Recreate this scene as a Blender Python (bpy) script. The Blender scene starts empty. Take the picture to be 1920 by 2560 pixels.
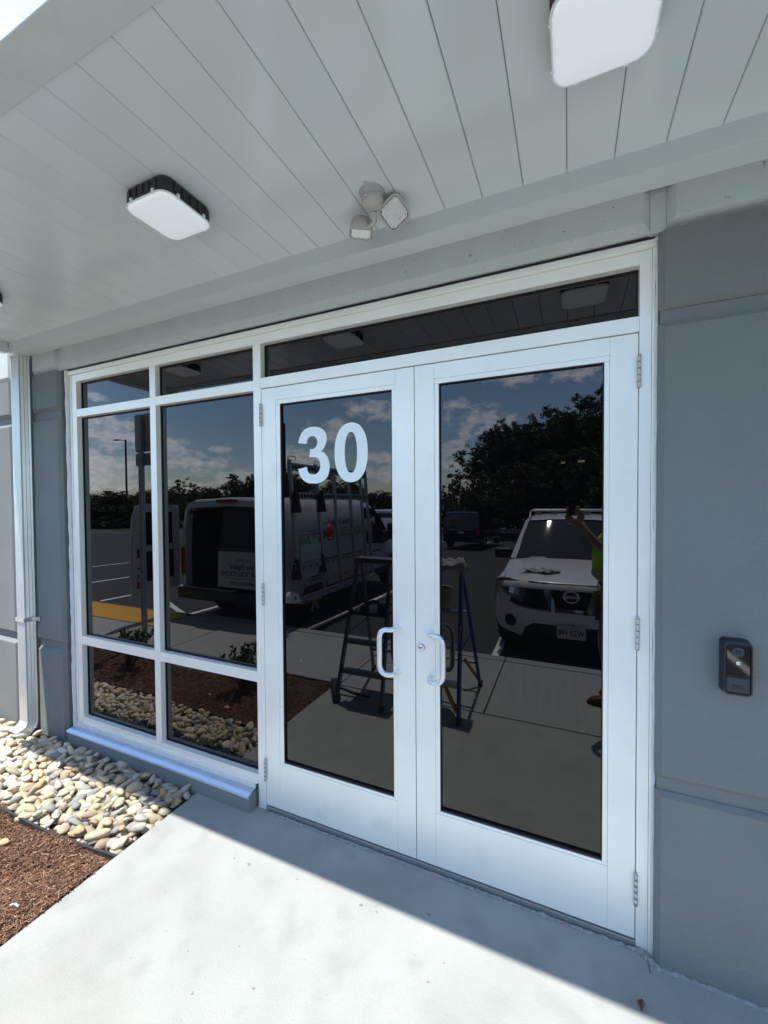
import bpy, bmesh, math, random
import numpy as np
from mathutils import Vector, Matrix, Euler
R = math.radians
random.seed(7)
rng = np.random.default_rng(11)
S = bpy.context.scene
COL = S.collection

# ------------------------------------------------------------------ camera
cam = bpy.data.cameras.new('camera')
camo = bpy.data.objects.new('camera', cam)
COL.objects.link(camo)
S.camera = camo
cam.sensor_fit = 'VERTICAL'
cam.sensor_height = 24.0
cam.lens = 24.0 * 1033.2444 / 2560.0
cam.clip_start = 0.01
cam.clip_end = 3000
_rv = np.array([.0233, -.4203, .0022]); _a = np.linalg.norm(_rv); _k = _rv / _a
_K = np.array([[0, -_k[2], _k[1]], [_k[2], 0, -_k[0]], [-_k[1], _k[0], 0]])
_Rm = (np.eye(3) + math.sin(_a) * _K + (1 - math.cos(_a)) * _K @ _K) @ np.array([[1, 0, 0], [0, 0, 1], [0, -1, 0.]])
CAM = Vector((1.5863, -1.8617, 1.7469))
camo.matrix_world = Matrix.Translation(CAM) @ Matrix(_Rm.T.tolist()).to_4x4()

# ------------------------------------------------------------------ sun, exposure
SUN = Vector((-0.109, -0.338, 1.0)).normalized()
sl = bpy.data.lights.new('sun', 'SUN')
sl.energy = 3.95
sl.angle = R(0.53)
sl.color = (1.0, 0.965, 0.90)
so = bpy.data.objects.new('sun', sl)
so.rotation_euler = SUN.to_track_quat('Z', 'Y').to_euler()
so.location = (0, -5, 20)
COL.objects.link(so)
S.view_settings.view_transform = 'Standard'
S.view_settings.look = 'None'
S.view_settings.gamma = 1
S.view_settings.use_curve_mapping = False
S.view_settings.exposure = 1.15
S.cycles.max_bounces = 10
S.cycles.diffuse_bounces = 6
S.cycles.glossy_bounces = 6
S.cycles.transparent_max_bounces = 12
S.cycles.sample_clamp_indirect = 8
S.cycles.use_denoising = True

# ------------------------------------------------------------------ world: clear blue sky with fair weather clouds
W = bpy.data.worlds.new('World')
S.world = W
W.use_nodes = True
nt = W.node_tree
nt.nodes.clear()
def wn(t, **k):
    n = nt.nodes.new(t)
    for a, b in k.items():
        setattr(n, a, b)
    return n
def wl(a, b):
    nt.links.new(a, b)
def wmath(op, a, b=None, c=None):
    n = wn('ShaderNodeMath', operation=op)
    for i, v in enumerate((a, b, c)):
        if v is None:
            continue
        if isinstance(v, (int, float)):
            n.inputs[i].default_value = v
        else:
            wl(v, n.inputs[i])
    return n.outputs[0]
wout = wn('ShaderNodeOutputWorld')
bg = wn('ShaderNodeBackground')
bg.inputs[1].default_value = 0.15
sky = wn('ShaderNodeTexSky', sky_type='NISHITA')
sky.sun_disc = False
sky.sun_elevation = math.asin(SUN.z)
sky.sun_rotation = math.atan2(SUN.x, SUN.y)
sky.air_density = 1.0
sky.dust_density = 0.35
sky.ozone_density = 1.4
tc = wn('ShaderNodeTexCoord')
sep = wn('ShaderNodeSeparateXYZ')
wl(tc.outputs['Generated'], sep.inputs[0])
X_, Y_, Z_ = sep.outputs
az = wmath('MULTIPLY', wmath('ARCTAN2', X_, wmath('MULTIPLY', Y_, -1.0)), 57.2958)
el = wmath('MULTIPLY', wmath('ARCSINE', Z_), 57.2958)
cmb = wn('ShaderNodeCombineXYZ')
wl(az, cmb.inputs[0])
wl(wmath('MULTIPLY', el, 1.7), cmb.inputs[1])
def wnoise(scale, detail, off, rough=.55):
    mp = wn('ShaderNodeMapping')
    mp.inputs['Location'].default_value = off
    wl(cmb.outputs[0], mp.inputs[0])
    n = wn('ShaderNodeTexNoise')
    n.inputs['Scale'].default_value = scale
    n.inputs['Detail'].default_value = detail
    n.inputs['Roughness'].default_value = rough
    wl(mp.outputs[0], n.inputs['Vector'])
    return n.outputs['Fac']
CL = [(-13.9, 12.9, 1.7, .8), (-11.0, 10.6, 4.0, 1.7), (-14.5, 7.4, 2.7, 1.0), (-14.1, 5.0, 2.5, .8), (-12.5, 3.4, 2.2, .6), (-6.6, 15.8, 3.2, .9), (1.5, 15.6, 3.5, .9),
      (-24.9, 12.6, 4.4, 1.3), (-31.3, 9.9, 3.4, 1.5), (-34.5, 5.9, 5.5, 1.5), (-25.0, 6.2, 2.6, .7), (-24.7, 4.0, 3.5, 1.0),
      (-51.0, 6.6, 2.3, 1.3), (-48.0, 5.1, 3.8, 1.3), (-43.2, 3.7, 3.2, .8), (-46.0, 6.9, 1.3, .5), (-57.6, 8.6, 3.6, 2.2), (-58.5, 4.6, 5.0, 1.7), (-59, 2.4, 6, .9), (-47, 2.2, 7, .8), (-58.7, 12, 1.2, .5)]
mx = None
for (a, e, sa, se) in CL:
    q = wmath('POWER', wmath('MULTIPLY', wmath('SUBTRACT', az, a), 1 / (sa * 1.35)), 2.0)
    v = wmath('POWER', wmath('MULTIPLY', wmath('SUBTRACT', el, e), 1 / (se * 1.45)), 2.0)
    m = wmath('SUBTRACT', 1.0, wmath('ADD', q, v))
    mx = m if mx is None else wmath('MAXIMUM', mx, m)
# the same broken fair-weather cloud goes on all round the sky
gen = wmath('MULTIPLY', wmath('SUBTRACT', wnoise(.055, 3, (31, 7, 0)), .56), 6.0)
gen = wmath('SUBTRACT', gen, wmath('MULTIPLY', wmath('MAXIMUM', wmath('SUBTRACT', el, 30), 0.0), .03))
inview = wmath('LESS_THAN', wmath('ABSOLUTE', wmath('ADD', az, 28)), 36.0)
gen = wmath('SUBTRACT', gen, wmath('MULTIPLY', inview, wmath('MULTIPLY', wmath('LESS_THAN', el, 19.0), 1.2)))
mx = wmath('MAXIMUM', mx, gen)
fine = wnoise(.42, 9, (3, 5, 0), .62)
fine2 = wnoise(1.1, 6, (13, 9, 0), .6)
den = wmath('ADD', mx, wmath('MULTIPLY', wmath('SUBTRACT', fine, .52), 4.2))
mr = wn('ShaderNodeMapRange', interpolation_type='SMOOTHSTEP')
wl(den, mr.inputs['Value'])
mr.inputs['From Min'].default_value = 0.1
mr.inputs['From Max'].default_value = 1.5
mr.inputs['To Max'].default_value = 0.92
up = wmath('GREATER_THAN', el, -0.5)
fac = wmath('MULTIPLY', mr.outputs[0], up)
shade = wn('ShaderNodeMix', data_type='RGBA')
shade.inputs[6].default_value = (3.6, 3.9, 4.5, 1)
shade.inputs[7].default_value = (12.5, 12.8, 13.2, 1)
mr2 = wn('ShaderNodeMapRange')
wl(wmath('ADD', den, wmath('MULTIPLY', wmath('SUBTRACT', fine2, .5), 2.5)), mr2.inputs['Value'])
mr2.inputs['From Min'].default_value = 2.6
mr2.inputs['From Max'].default_value = .5
wl(mr2.outputs[0], shade.inputs[0])
skm = wn('ShaderNodeMix', data_type='RGBA', blend_type='MULTIPLY')
skm.inputs[0].default_value = 1
wl(sky.outputs[0], skm.inputs[6])
skm.inputs[7].default_value = (.87, .955, 1.0, 1)
mixc = wn('ShaderNodeMix', data_type='RGBA')
wl(fac, mixc.inputs[0])
wl(skm.outputs[2], mixc.inputs[6])
wl(shade.outputs[2], mixc.inputs[7])
wl(mixc.outputs[2], bg.inputs[0])
wl(bg.outputs[0], wout.inputs[0])

# ------------------------------------------------------------------ materials
MATS = {}
def M(name, col, rough=.6, metal=0., var=0., vscale=6., bump=0., bscale=150., ior=1.45, coat=0., detail=4, spots=None, rand=None, sub=None, streak=None, trans=0.):
    if name in MATS:
        return MATS[name]
    m = bpy.data.materials.new(name)
    MATS[name] = m
    m.use_nodes = True
    t = m.node_tree
    b = t.nodes['Principled BSDF']
    b.inputs['Roughness'].default_value = rough
    b.inputs['Metallic'].default_value = metal
    b.inputs['IOR'].default_value = ior
    b.inputs['Coat Weight'].default_value = coat
    b.inputs['Coat Roughness'].default_value = .03
    b.inputs['Transmission Weight'].default_value = trans
    if sub:
        b.inputs['Subsurface Weight'].default_value = sub
        b.inputs['Subsurface Radius'].default_value = (.02, .01, .006)
    c = (*col, 1)
    b.inputs['Base Color'].default_value = c
    co = t.nodes.new('ShaderNodeTexCoord')
    vec = co.outputs['Object']
    if streak:
        mp = t.nodes.new('ShaderNodeMapping')
        mp.inputs['Scale'].default_value = streak
        t.links.new(vec, mp.inputs[0])
        vec = mp.outputs[0]
    cur = None
    if rand:
        oi = t.nodes.new('ShaderNodeObjectInfo')
        ge = t.nodes.new('ShaderNodeNewGeometry')
        ad = t.nodes.new('ShaderNodeMath'); ad.operation = 'ADD'
        t.links.new(oi.outputs['Random'], ad.inputs[0])
        t.links.new(ge.outputs['Random Per Island'], ad.inputs[1])
        fr = t.nodes.new('ShaderNodeMath'); fr.operation = 'FRACT'
        t.links.new(ad.outputs[0], fr.inputs[0])
        rp = t.nodes.new('ShaderNodeValToRGB')
        rp.color_ramp.interpolation = 'CONSTANT'
        el_ = rp.color_ramp.elements
        while len(el_) < len(rand):
            el_.new(.5)
        for i, rc in enumerate(rand):
            el_[i].position = i / len(rand)
            el_[i].color = (*rc, 1)
        t.links.new(fr.outputs[0], rp.inputs[0])
        cur = rp.outputs[0]
    if var:
        n = t.nodes.new('ShaderNodeTexNoise')
        n.inputs['Scale'].default_value = vscale
        n.inputs['Detail'].default_value = detail
        t.links.new(vec, n.inputs['Vector'])
        mr_ = t.nodes.new('ShaderNodeMapRange')
        mr_.inputs['From Min'].default_value = .25
        mr_.inputs['From Max'].default_value = .75
        mr_.inputs['To Min'].default_value = 1 - var
        mr_.inputs['To Max'].default_value = 1 + var
        t.links.new(n.outputs['Fac'], mr_.inputs['Value'])
        mu = t.nodes.new('ShaderNodeVectorMath'); mu.operation = 'SCALE'
        if cur:
            t.links.new(cur, mu.inputs[0])
        else:
            mu.inputs[0].default_value = col
        t.links.new(mr_.outputs[0], mu.inputs['Scale'])
        cur = mu.outputs[0]
    if spots:
        for (sc_, lo, hi, scol) in spots:
            n = t.nodes.new('ShaderNodeTexNoise')
            n.inputs['Scale'].default_value = sc_
            n.inputs['Detail'].default_value = 3
            t.links.new(vec, n.inputs['Vector'])
            mr_ = t.nodes.new('ShaderNodeMapRange')
            mr_.inputs['From Min'].default_value = lo
            mr_.inputs['From Max'].default_value = hi
            t.links.new(n.outputs['Fac'], mr_.inputs['Value'])
            mi = t.nodes.new('ShaderNodeMix'); mi.data_type = 'RGBA'
            t.links.new(mr_.outputs[0], mi.inputs[0])
            if cur:
                t.links.new(cur, mi.inputs[6])
            else:
                mi.inputs[6].default_value = c
            mi.inputs[7].default_value = (*scol, 1)
            cur = mi.outputs[2]
    if cur:
        t.links.new(cur, b.inputs['Base Color'])
    if bump:
        n = t.nodes.new('ShaderNodeTexNoise')
        n.inputs['Scale'].default_value = bscale
        n.inputs['Detail'].default_value = 3
        t.links.new(vec, n.inputs['Vector'])
        bp = t.nodes.new('ShaderNodeBump')
        bp.inputs['Strength'].default_value = min(1, bump)
        bp.inputs['Distance'].default_value = .002 * max(1, bump)
        t.links.new(n.outputs['Fac'], bp.inputs['Height'])
        t.links.new(bp.outputs[0], b.inputs['Normal'])
    return m

ALU = M('anodised_aluminium', (.93, .92, .85), .38, .25, var=.035, vscale=3.5, bump=.10, bscale=420)
ALU2 = M('aluminium_inner_faces', (.74, .77, .75), .45, .2, var=.04, vscale=5)
DOORM = M('satin_door_aluminium', (.93, .92, .85), .36, .22, var=.05, vscale=2.5, bump=.14, bscale=500, spots=[(42, .74, .80, (.45, .45, .45)), (4.5, .60, .85, (.80, .81, .77))])
HANDLE = M('polished_handle', (.80, .81, .82), .22, .55, var=.02)
HINGE = M('hinge_steel', (.55, .55, .54), .38, .7, var=.12, vscale=60)
BLACK = M('black_gasket', (.012, .012, .014), .5)
GLASS = M('dark_tinted_glass', (.002, .002, .0022), .0, ior=1.63, spots=[(70, .80, .805, (.5, .5, .5))])
WHITE = M('white_vinyl', (.88, .92, .92), .45)
SEAL = M('white_sealant', (.66, .68, .66), .55, var=.08, vscale=30, bump=.5, bscale=60)
SOFF = M('soffit_panel_paint', (.74, .79, .775), .17, .0, var=.035, vscale=1.6, bump=.05, bscale=600, ior=1.75, rand=[(.74, .79, .775), (.755, .80, .79), (.725, .775, .765), (.74, .785, .78), (.76, .805, .79)])
TRIM = M('soffit_trim_paint', (.66, .71, .70), .28, .0, var=.03, vscale=3)
GROOVE = M('soffit_groove', (.20, .215, .23), .5)
EIFSD = M('dark_grey_stucco', (.192, .207, .198), .85, var=.08, vscale=2.2, detail=8, bump=2.2, bscale=190, spots=[(60, .72, .78, (.12, .14, .14))])
EIFSL = M('light_grey_stucco', (.52, .555, .54), .85, var=.05, vscale=7, bump=.9, bscale=260, spots=[(46, .70, .76, (.22, .23, .22))])
EIFSB = M('canopy_edge_stucco', (.62, .66, .65), .85, var=.05, vscale=7, bump=.8, bscale=260)
VANP = M('van_paint_with_shade', (.50, .51, .52), .3, coat=.5, var=.03)  # white van paint, darkened so its colour carries the shade on the side
LEDGEP = M('ledge_paint', (.20, .215, .22), .7, var=.05, vscale=8, bump=.4, bscale=120)
LEDGET = M('ledge_flashing', (.52, .60, .72), .32, .55, var=.08, vscale=30, bump=.6, bscale=120)  # blue of the reflected sky is put into the metal's base colour
CONC = M('broomed_concrete', (.295, .306, .292), .85, var=.10, vscale=2.6, detail=8, bump=.8, bscale=130, spots=[(26, .725, .76, (.16, .165, .165)), (7, .52, .75, (.255, .266, .253)), (90, .785, .80, (.8, .8, .8))], streak=(1, 1, 1))
CONCW = M('sidewalk_concrete', (.32, .325, .315), .88, var=.12, vscale=2.4, detail=6, bump=1, bscale=60, streak=(9, 1, 1), spots=[(30, .70, .78, (.24, .24, .23))])
MORT = M('mortar', (.27, .28, .275), .95, var=.25, vscale=40, bump=3, bscale=50)
JOINT = M('dark_joint_filler', (.07, .068, .065), .9)  # dark filler seen in the gaps between paving slabs
ASPH = M('asphalt', (.035, .036, .038), .85, var=.18, vscale=30, bump=1, bscale=90)
PAINTW = M('white_road_paint', (.74, .74, .72), .7, var=.06, vscale=20)
YEL = M('yellow_tactile_paving', (.66, .33, .035), .6, var=.07, vscale=8)
GRASSM = M('grass', (.055, .10, .02), .9, var=.35, vscale=3)
SOIL = M('dark_soil', (.05, .03, .02), .95, var=.3, vscale=25, bump=2, bscale=60)
ROCKM = M('river_stone', (.4, .37, .3), .62, var=.16, vscale=22, bump=1.6, bscale=70, detail=6,
          rand=[(.58, .50, .37), (.62, .52, .36), (.48, .43, .35), (.60, .53, .41), (.54, .39, .21), (.50, .47, .41), (.64, .56, .42), (.33, .32, .30), (.52, .44, .31), (.44, .34, .24), (.58, .48, .32), (.54, .50, .42), (.33, .34, .31), (.55, .43, .27)],
          spots=[(17, .60, .78, (.44, .31, .18))])
CHIP = M('bark_chips', (.16, .08, .045), .85, var=.25, vscale=50, rand=[(.13, .062, .035), (.19, .098, .055), (.10, .05, .03), (.24, .135, .08), (.15, .07, .04), (.34, .22, .14), (.12, .06, .035), (.17, .085, .05)])
EDGE = M('black_edging', (.03, .03, .032), .6, var=.3, vscale=30, bump=1, bscale=60)
GALV = M('downspout_aluminium', (.74, .75, .75), .30, .45, var=.06, vscale=10)
FOIL = M('bare_strap_metal', (.72, .73, .74), .22, .85, bump=1.5, bscale=30)
LFIX = M('dark_bronze_housing', (.022, .022, .025), .45, bump=.2)
LENS = M('frosted_lens', (.90, .92, .94), .30, var=.015, vscale=9, coat=.3)
LENS.node_tree.nodes['Principled BSDF'].inputs['Emission Color'].default_value = (.86, .94, 1, 1)
LENS.node_tree.nodes['Principled BSDF'].inputs['Emission Strength'].default_value = .14
CLEARP = M('clear_plastic_rim', (.86, .88, .90), .12)
EMB = M('beige_plastic', (.50, .49, .45), .42)
EMB2 = M('grey_base_plastic', (.46, .47, .47), .45)
CHROME = M('chrome', (.80, .81, .83), .06, 1.0)
PRISM = M('prismatic_reflector', (.86, .87, .86), .28, .75)
READER = M('reader_housing', (.022, .024, .027), .38, bump=.2)
READERF = M('reader_glass', (.006, .006, .008), .04, ior=1.6)
READERL = M('reader_lower_face', (.04, .042, .045), .55)
VANW = M('white_car_paint', (.78, .785, .79), .25, coat=.8, var=.01)
DARKG = M('vehicle_glass', (.012, .016, .017), .02, ior=1.6)
PLAST = M('black_plastic', (.014, .014, .015), .45)
INTER = M('vehicle_interior', (.02, .02, .02), .8)
RUB = M('tyre_rubber', (.016, .016, .017), .75)
RIM = M('alloy_rim', (.5, .5, .51), .3, .8)
REDL = M('red_lamp', (.35, .015, .012), .2)
REDP = M('red_plastic', (.6, .03, .02), .3)
BLKP = M('black_car_paint', (.01, .011, .013), .15, coat=.8)
NAVY = M('navy_lettering', (.02, .035, .14), .5)
GREENG = M('sheet_glass_green', (.42, .58, .53), .15)
STEELG = M('galvanised_steel', (.42, .42, .41), .45, .6, var=.12, vscale=20)
ALR = M('rack_aluminium', (.42, .43, .44), .38, .7)
LADG = M('grey_ladder_metal', (.15, .15, .15), .35, .6)
LADB = M('blue_fibreglass', (.015, .055, .26), .45)
LADY = M('yellow_plastic', (.62, .36, .03), .5)
CLOTH = M('grey_rag', (.42, .39, .42), .9, bump=1, bscale=200)
BUCKET = M('beige_bucket', (.42, .33, .25), .6)
LAMPL = M('headlamp_glass', (.10, .11, .115), .05, ior=1.6, coat=.6)
PLATEM = M('number_plate', (.62, .64, .66), .4)
SKIN = M('skin', (.46, .27, .19), .5, sub=.08, var=.06, vscale=20)
VEST = M('hi_vis_yellow', (.52, .78, .02), .8)
REFL = M('vest_reflective_strip', (.55, .56, .55), .35, .3)
SHIRT = M('navy_shirt', (.015, .025, .12), .9)
TROUS = M('khaki_trousers', (.22, .19, .15), .9, bump=1, bscale=80)
BOOT = M('brown_boot_leather', (.10, .035, .018), .45)
HAIR = M('dark_hair', (.04, .025, .015), .7)
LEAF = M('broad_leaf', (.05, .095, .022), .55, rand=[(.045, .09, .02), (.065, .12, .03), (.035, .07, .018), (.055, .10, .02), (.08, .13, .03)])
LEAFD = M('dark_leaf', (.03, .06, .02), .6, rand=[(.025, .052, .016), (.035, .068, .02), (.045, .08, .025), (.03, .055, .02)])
LEAFR = M('rusty_leaf', (.12, .05, .03), .6, rand=[(.13, .05, .03), (.10, .045, .03), (.08, .06, .03), (.15, .07, .035)])
LEAFS = M('shrub_leaf', (.07, .13, .035), .4, rand=[(.06, .12, .03), (.09, .16, .04), (.05, .09, .025), (.11, .17, .05)])
BARK = M('bark', (.09, .07, .055), .9, var=.3, vscale=10, bump=2, bscale=20)
BLUEP = M('pale_blue_plastic', (.40, .58, .70), .4)
DRYL = M('dry_leaf', (.24, .11, .07), .7)
TAPE = M('dull_yellow_tape', (.10, .09, .03), .6)

# ------------------------------------------------------------------ mesh helpers
class MB:
    def __init__(s):
        s.v = []; s.f = []; s.m = []; s.sm = []
    def add(s, vs, fs, mi=0, smooth=False):
        o = len(s.v)
        s.v.extend([tuple(v) for v in vs])
        s.f.extend([tuple(i + o for i in f) for f in fs])
        s.m.extend([mi] * len(fs)); s.sm.extend([smooth] * len(fs))
        return s
    def box(s, a, b, mi=0, bev=0.):
        x0, y0, z0 = [min(a[i], b[i]) for i in range(3)]
        x1, y1, z1 = [max(a[i], b[i]) for i in range(3)]
        if bev <= 0:
            vs = [(x0, y0, z0), (x1, y0, z0), (x1, y1, z0), (x0, y1, z0), (x0, y0, z1), (x1, y0, z1), (x1, y1, z1), (x0, y1, z1)]
            return s.add(vs, [(0, 3, 2, 1), (4, 5, 6, 7), (0, 1, 5, 4), (1, 2, 6, 5), (2, 3, 7, 6), (3, 0, 4, 7)], mi)
        bm = bmesh.new()
        bmesh.ops.create_cube(bm, size=1)
        for v in bm.verts:
            v.co = Vector(((x0 + x1) / 2 + v.co.x * (x1 - x0), (y0 + y1) / 2 + v.co.y * (y1 - y0), (z0 + z1) / 2 + v.co.z * (z1 - z0)))
        bmesh.ops.bevel(bm, geom=bm.edges[:], offset=bev, segments=2, affect='EDGES', profile=.5)
        bm.verts.index_update()
        s.add([v.co[:] for v in bm.verts], [[v.index for v in f.verts] for f in bm.faces], mi)
        bm.free()
        return s
    def tube(s, pts, r, n=8, mi=0, cap=True, flat=None):
        pts = [Vector(p) for p in pts]
        rs = r if isinstance(r, (list, tuple)) else [r] * len(pts)
        up = Vector((0, 0, 1))
        rings = []
        pn = None
        for i, p in enumerate(pts):
            t = (pts[min(i + 1, len(pts) - 1)] - pts[max(i - 1, 0)]).normalized()
            if pn is None:
                a = up if abs(t.dot(up)) < .9 else Vector((1, 0, 0))
                pn = t.cross(a).normalized()
            pn = (pn - t * pn.dot(t)).normalized()
            bn = t.cross(pn)
            rings.append([p + pn * math.cos(2 * math.pi * k / n) * rs[i] + bn * math.sin(2 * math.pi * k / n) * rs[i] * (flat or 1) for k in range(n)])
        vs = [v for rg in rings for v in rg]
        fs = [(i * n + k, i * n + (k + 1) % n, (i + 1) * n + (k + 1) % n, (i + 1) * n + k) for i in range(len(pts) - 1) for k in range(n)]
        s.add(vs, fs, mi, True)
        if cap:
            s.add(rings[0], [tuple(range(n))[::-1]], mi); s.add(rings[-1], [tuple(range(n))], mi)
        return s
    def bar(s, a, b, w, d, mi=0, up=(0, 0, 1)):
        a = Vector(a); b = Vector(b); t = (b - a).normalized(); u = Vector(up)
        if abs(t.dot(u)) > .95: u = Vector((0, 1, 0))
        p = t.cross(u).normalized(); q = p.cross(t).normalized()
        vs = []
        for c in (a, b):
            for sx, sy in ((-1, -1), (1, -1), (1, 1), (-1, 1)):
                vs.append(c + p * sx * w / 2 + q * sy * d / 2)
        return s.add(vs, [(0, 1, 2, 3)[::-1], (4, 5, 6, 7), (0, 1, 5, 4), (1, 2, 6, 5), (2, 3, 7, 6), (3, 0, 4, 7)], mi)
    def prism(s, poly, y0, y1, mi=0, axis='y'):
        # poly: list of 2D points; extruded along an axis
        def mk(p, t):
            return {'y': (p[0], t, p[1]), 'z': (p[0], p[1], t), 'x': (t, p[0], p[1])}[axis]
        n = len(poly)
        vs = [mk(p, y0) for p in poly] + [mk(p, y1) for p in poly]
        fs = [(i, (i + 1) % n, (i + 1) % n + n, i + n) for i in range(n)]
        s.add(vs, fs, mi)
        s.add(vs, [tuple(range(n))[::-1], tuple(range(n, 2 * n))], mi)
        return s
    def lathe(s, prof, c, ax=(0, 0, 1), n=20, mi=0):
        q = Vector(ax).to_track_quat('Z', 'Y'); c = Vector(c)
        vs = [c + q @ Vector((r * math.cos(2 * math.pi * k / n), r * math.sin(2 * math.pi * k / n), h)) for (r, h) in prof for k in range(n)]
        fs = [(i * n + k, i * n + (k + 1) % n, (i + 1) * n + (k + 1) % n, (i + 1) * n + k) for i in range(len(prof) - 1) for k in range(n)]
        return s.add(vs, fs, mi, True)
    def loft(s, rings, mi=0, closed=False, smooth=True, cap=(False, False)):
        n = len(rings[0])
        vs = [v for r_ in rings for v in r_]
        m_ = n if closed else n - 1
        fs = [(i * n + k, i * n + (k + 1) % n, (i + 1) * n + (k + 1) % n, (i + 1) * n + k) for i in range(len(rings) - 1) for k in range(m_)]
        s.add(vs, fs, mi, smooth)
        if cap[0]: s.add(rings[0], [tuple(range(n))], mi)
        if cap[1]: s.add(rings[-1], [tuple(range(n))[::-1]], mi)
        return s
    def mesh(s, name):
        me = bpy.data.meshes.new(name)
        me.from_pydata([tuple(v) for v in s.v], [], s.f)
        me.polygons.foreach_set('material_index', s.m)
        me.polygons.foreach_set('use_smooth', s.sm)
        return me
    def ob(s, name, mats, parent=None, loc=None, fixn=True, **tags):
        me = s.mesh(name)
        if fixn:
            bm = bmesh.new(); bm.from_mesh(me)
            bmesh.ops.recalc_face_normals(bm, faces=bm.faces[:])
            bm.to_mesh(me); bm.free()
        for m_ in (mats if isinstance(mats, (list, tuple)) else [mats]):
            me.materials.append(m_)
        return link(name, me, parent, loc, **tags)
def link(name, me, parent=None, loc=None, label=None, cat=None, group=None, kind=None):
    o = bpy.data.objects.new(name, me)
    COL.objects.link(o)
    if parent: o.parent = parent
    if loc is not None: o.location = loc
    return tag(o, label, cat, group, kind)
def tag(o, label=None, cat=None, group=None, kind=None):
    if label: o['label'] = label
    if cat: o['category'] = cat
    if group: o['group'] = group
    if kind: o['kind'] = kind
    return o
def thing(name, label, cat, loc=(0, 0, 0), rz=0., group=None, kind=None):
    o = link(name, None, None, loc, label, cat, group, kind)
    o.rotation_euler.z = rz
    return o
def kids(o):
    return [c for c in bpy.data.objects if c.parent == o]
def copy_tree(o, parent=None, index=None):
    c = o.copy(); COL.objects.link(c)
    if parent: c.parent = parent
    for ch in kids(o):
        copy_tree(ch, c)
    return c
def box(name, a, b, m, parent=None, bev=0., **t):
    return MB().box(a, b, 0, bev).ob(name, m, parent, **t)
_font_cache = {}
def text(name, s_, size, m, parent, mat4, depth=.0015, align='CENTER', shear=0., squash=1., label=None, heavy=0.):
    cu = bpy.data.curves.new(name, 'FONT')
    cu.body = s_; cu.size = size; cu.align_x = align; cu.align_y = 'CENTER'; cu.extrude = depth; cu.shear = shear
    cu.resolution_u = 3; cu.offset = heavy
    o = bpy.data.objects.new(name, cu); COL.objects.link(o)
    bpy.context.view_layer.update()
    me = bpy.data.meshes.new_from_object(o.evaluated_get(bpy.context.evaluated_depsgraph_get()))
    bpy.data.objects.remove(o); bpy.data.curves.remove(cu)
    me.materials.clear(); me.materials.append(m)
    me.transform(mat4 @ Matrix.Diagonal((squash, 1, 1, 1)))
    return link(name, me, parent, label=label)
def face_mat(o, right, up):
    r_ = Vector(right).normalized(); u = Vector(up).normalized(); n = r_.cross(u)
    return Matrix(((r_.x, u.x, n.x, o[0]), (r_.y, u.y, n.y, o[1]), (r_.z, u.z, n.z, o[2]), (0, 0, 0, 1)))

# ------------------------------------------------------------------ ground, road, pavement
def rz(y):
    """height of the car park surface, which falls gently away from the kerb"""
    return -.17 + .03 * (y + 2.95) if y > -27 else -.17 + .03 * (-27 + 2.95)
g = MB()
g.add([(-400, -500, -.93), (400, -500, -.93), (400, -27, -.93), (-400, -27, -.93), (400, -26.9, -1.2), (-400, -26.9, -1.2)], [(0, 1, 2, 3)])
g.add([(-400, 400, -.35), (-400, -2.9, -.35), (400, -2.9, -.35), (400, 400, -.35)], [(0, 1, 2, 3)])
g.add([(-400, -2.9, -.35), (400, -2.9, -.35), (400, -28, -1.0), (-400, -28, -1.0)], [(0, 1, 2, 3)])
g.ob('ground', GRASSM, kind='structure')
road = thing('parking_lot', 'black asphalt car park with white stall lines', 'parking lot', kind='structure')
MB().add([(-120, -2.95, rz(-2.95)), (60, -2.95, rz(-2.95)), (60, -27, rz(-27)), (-120, -27, rz(-27))], [(0, 1, 2, 3)]).ob('asphalt', ASPH, road)
def stripe(x0, y0, x1, y1, w=.1, lift=.004):
    d = Vector((x1 - x0, y1 - y0, 0)).normalized(); n = Vector((-d.y, d.x, 0)) * w / 2
    pts = []
    for (x, y, s_) in ((x0, y0, 1), (x0, y0, -1), (x1, y1, -1), (x1, y1, 1)):
        q = Vector((x, y, 0)) + n * s_
        pts.append((q.x, q.y, rz(q.y) + lift))
    MB().add(pts, [(0, 1, 2, 3)]).ob('painted_line', PAINTW, road)
for x in (-15.8, -12.45, -9.35, -6.95, -4.45, -2.02, .76, 3.5, 6.2, 8.95):
    stripe(x, -3.05, x + (-.25 if x < -3 else -.12), -8.4)
for (a, b_) in (((-6.0, -3.9), (-4.5, -3.15)), ((-6.75, -5.5), (-4.6, -4.1)), ((-6.85, -7.3), (-4.6, -5.6)), ((-6.9, -8.3), (-4.6, -7.0))):
    stripe(*a, *b_, lift=.008)
for k in range(26):
    x = -58 + k * 2.75
    stripe(x, -20.2, x - .1, -25.2)
# hills far off
hl = MB(); pts = []
for i in range(81):
    a = math.pi * (1.02 + .96 * i / 80)
    h = 6 + 5 * math.sin(i * .31) + 3 * math.sin(i * .83 + 1)
    pts.append((a, h))
ring0 = [(420 * math.cos(a), 420 * math.sin(a), -2) for a, h in pts]
ring1 = [(450 * math.cos(a), 450 * math.sin(a), h * .6) for a, h in pts]
ring2 = [(490 * math.cos(a), 490 * math.sin(a), h) for a, h in pts]
ring3 = [(560 * math.cos(a), 560 * math.sin(a), -2) for a, h in pts]
hl.loft([ring0, ring1, ring2, ring3]).ob('wooded_hills', LEAFD, kind='structure')

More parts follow.
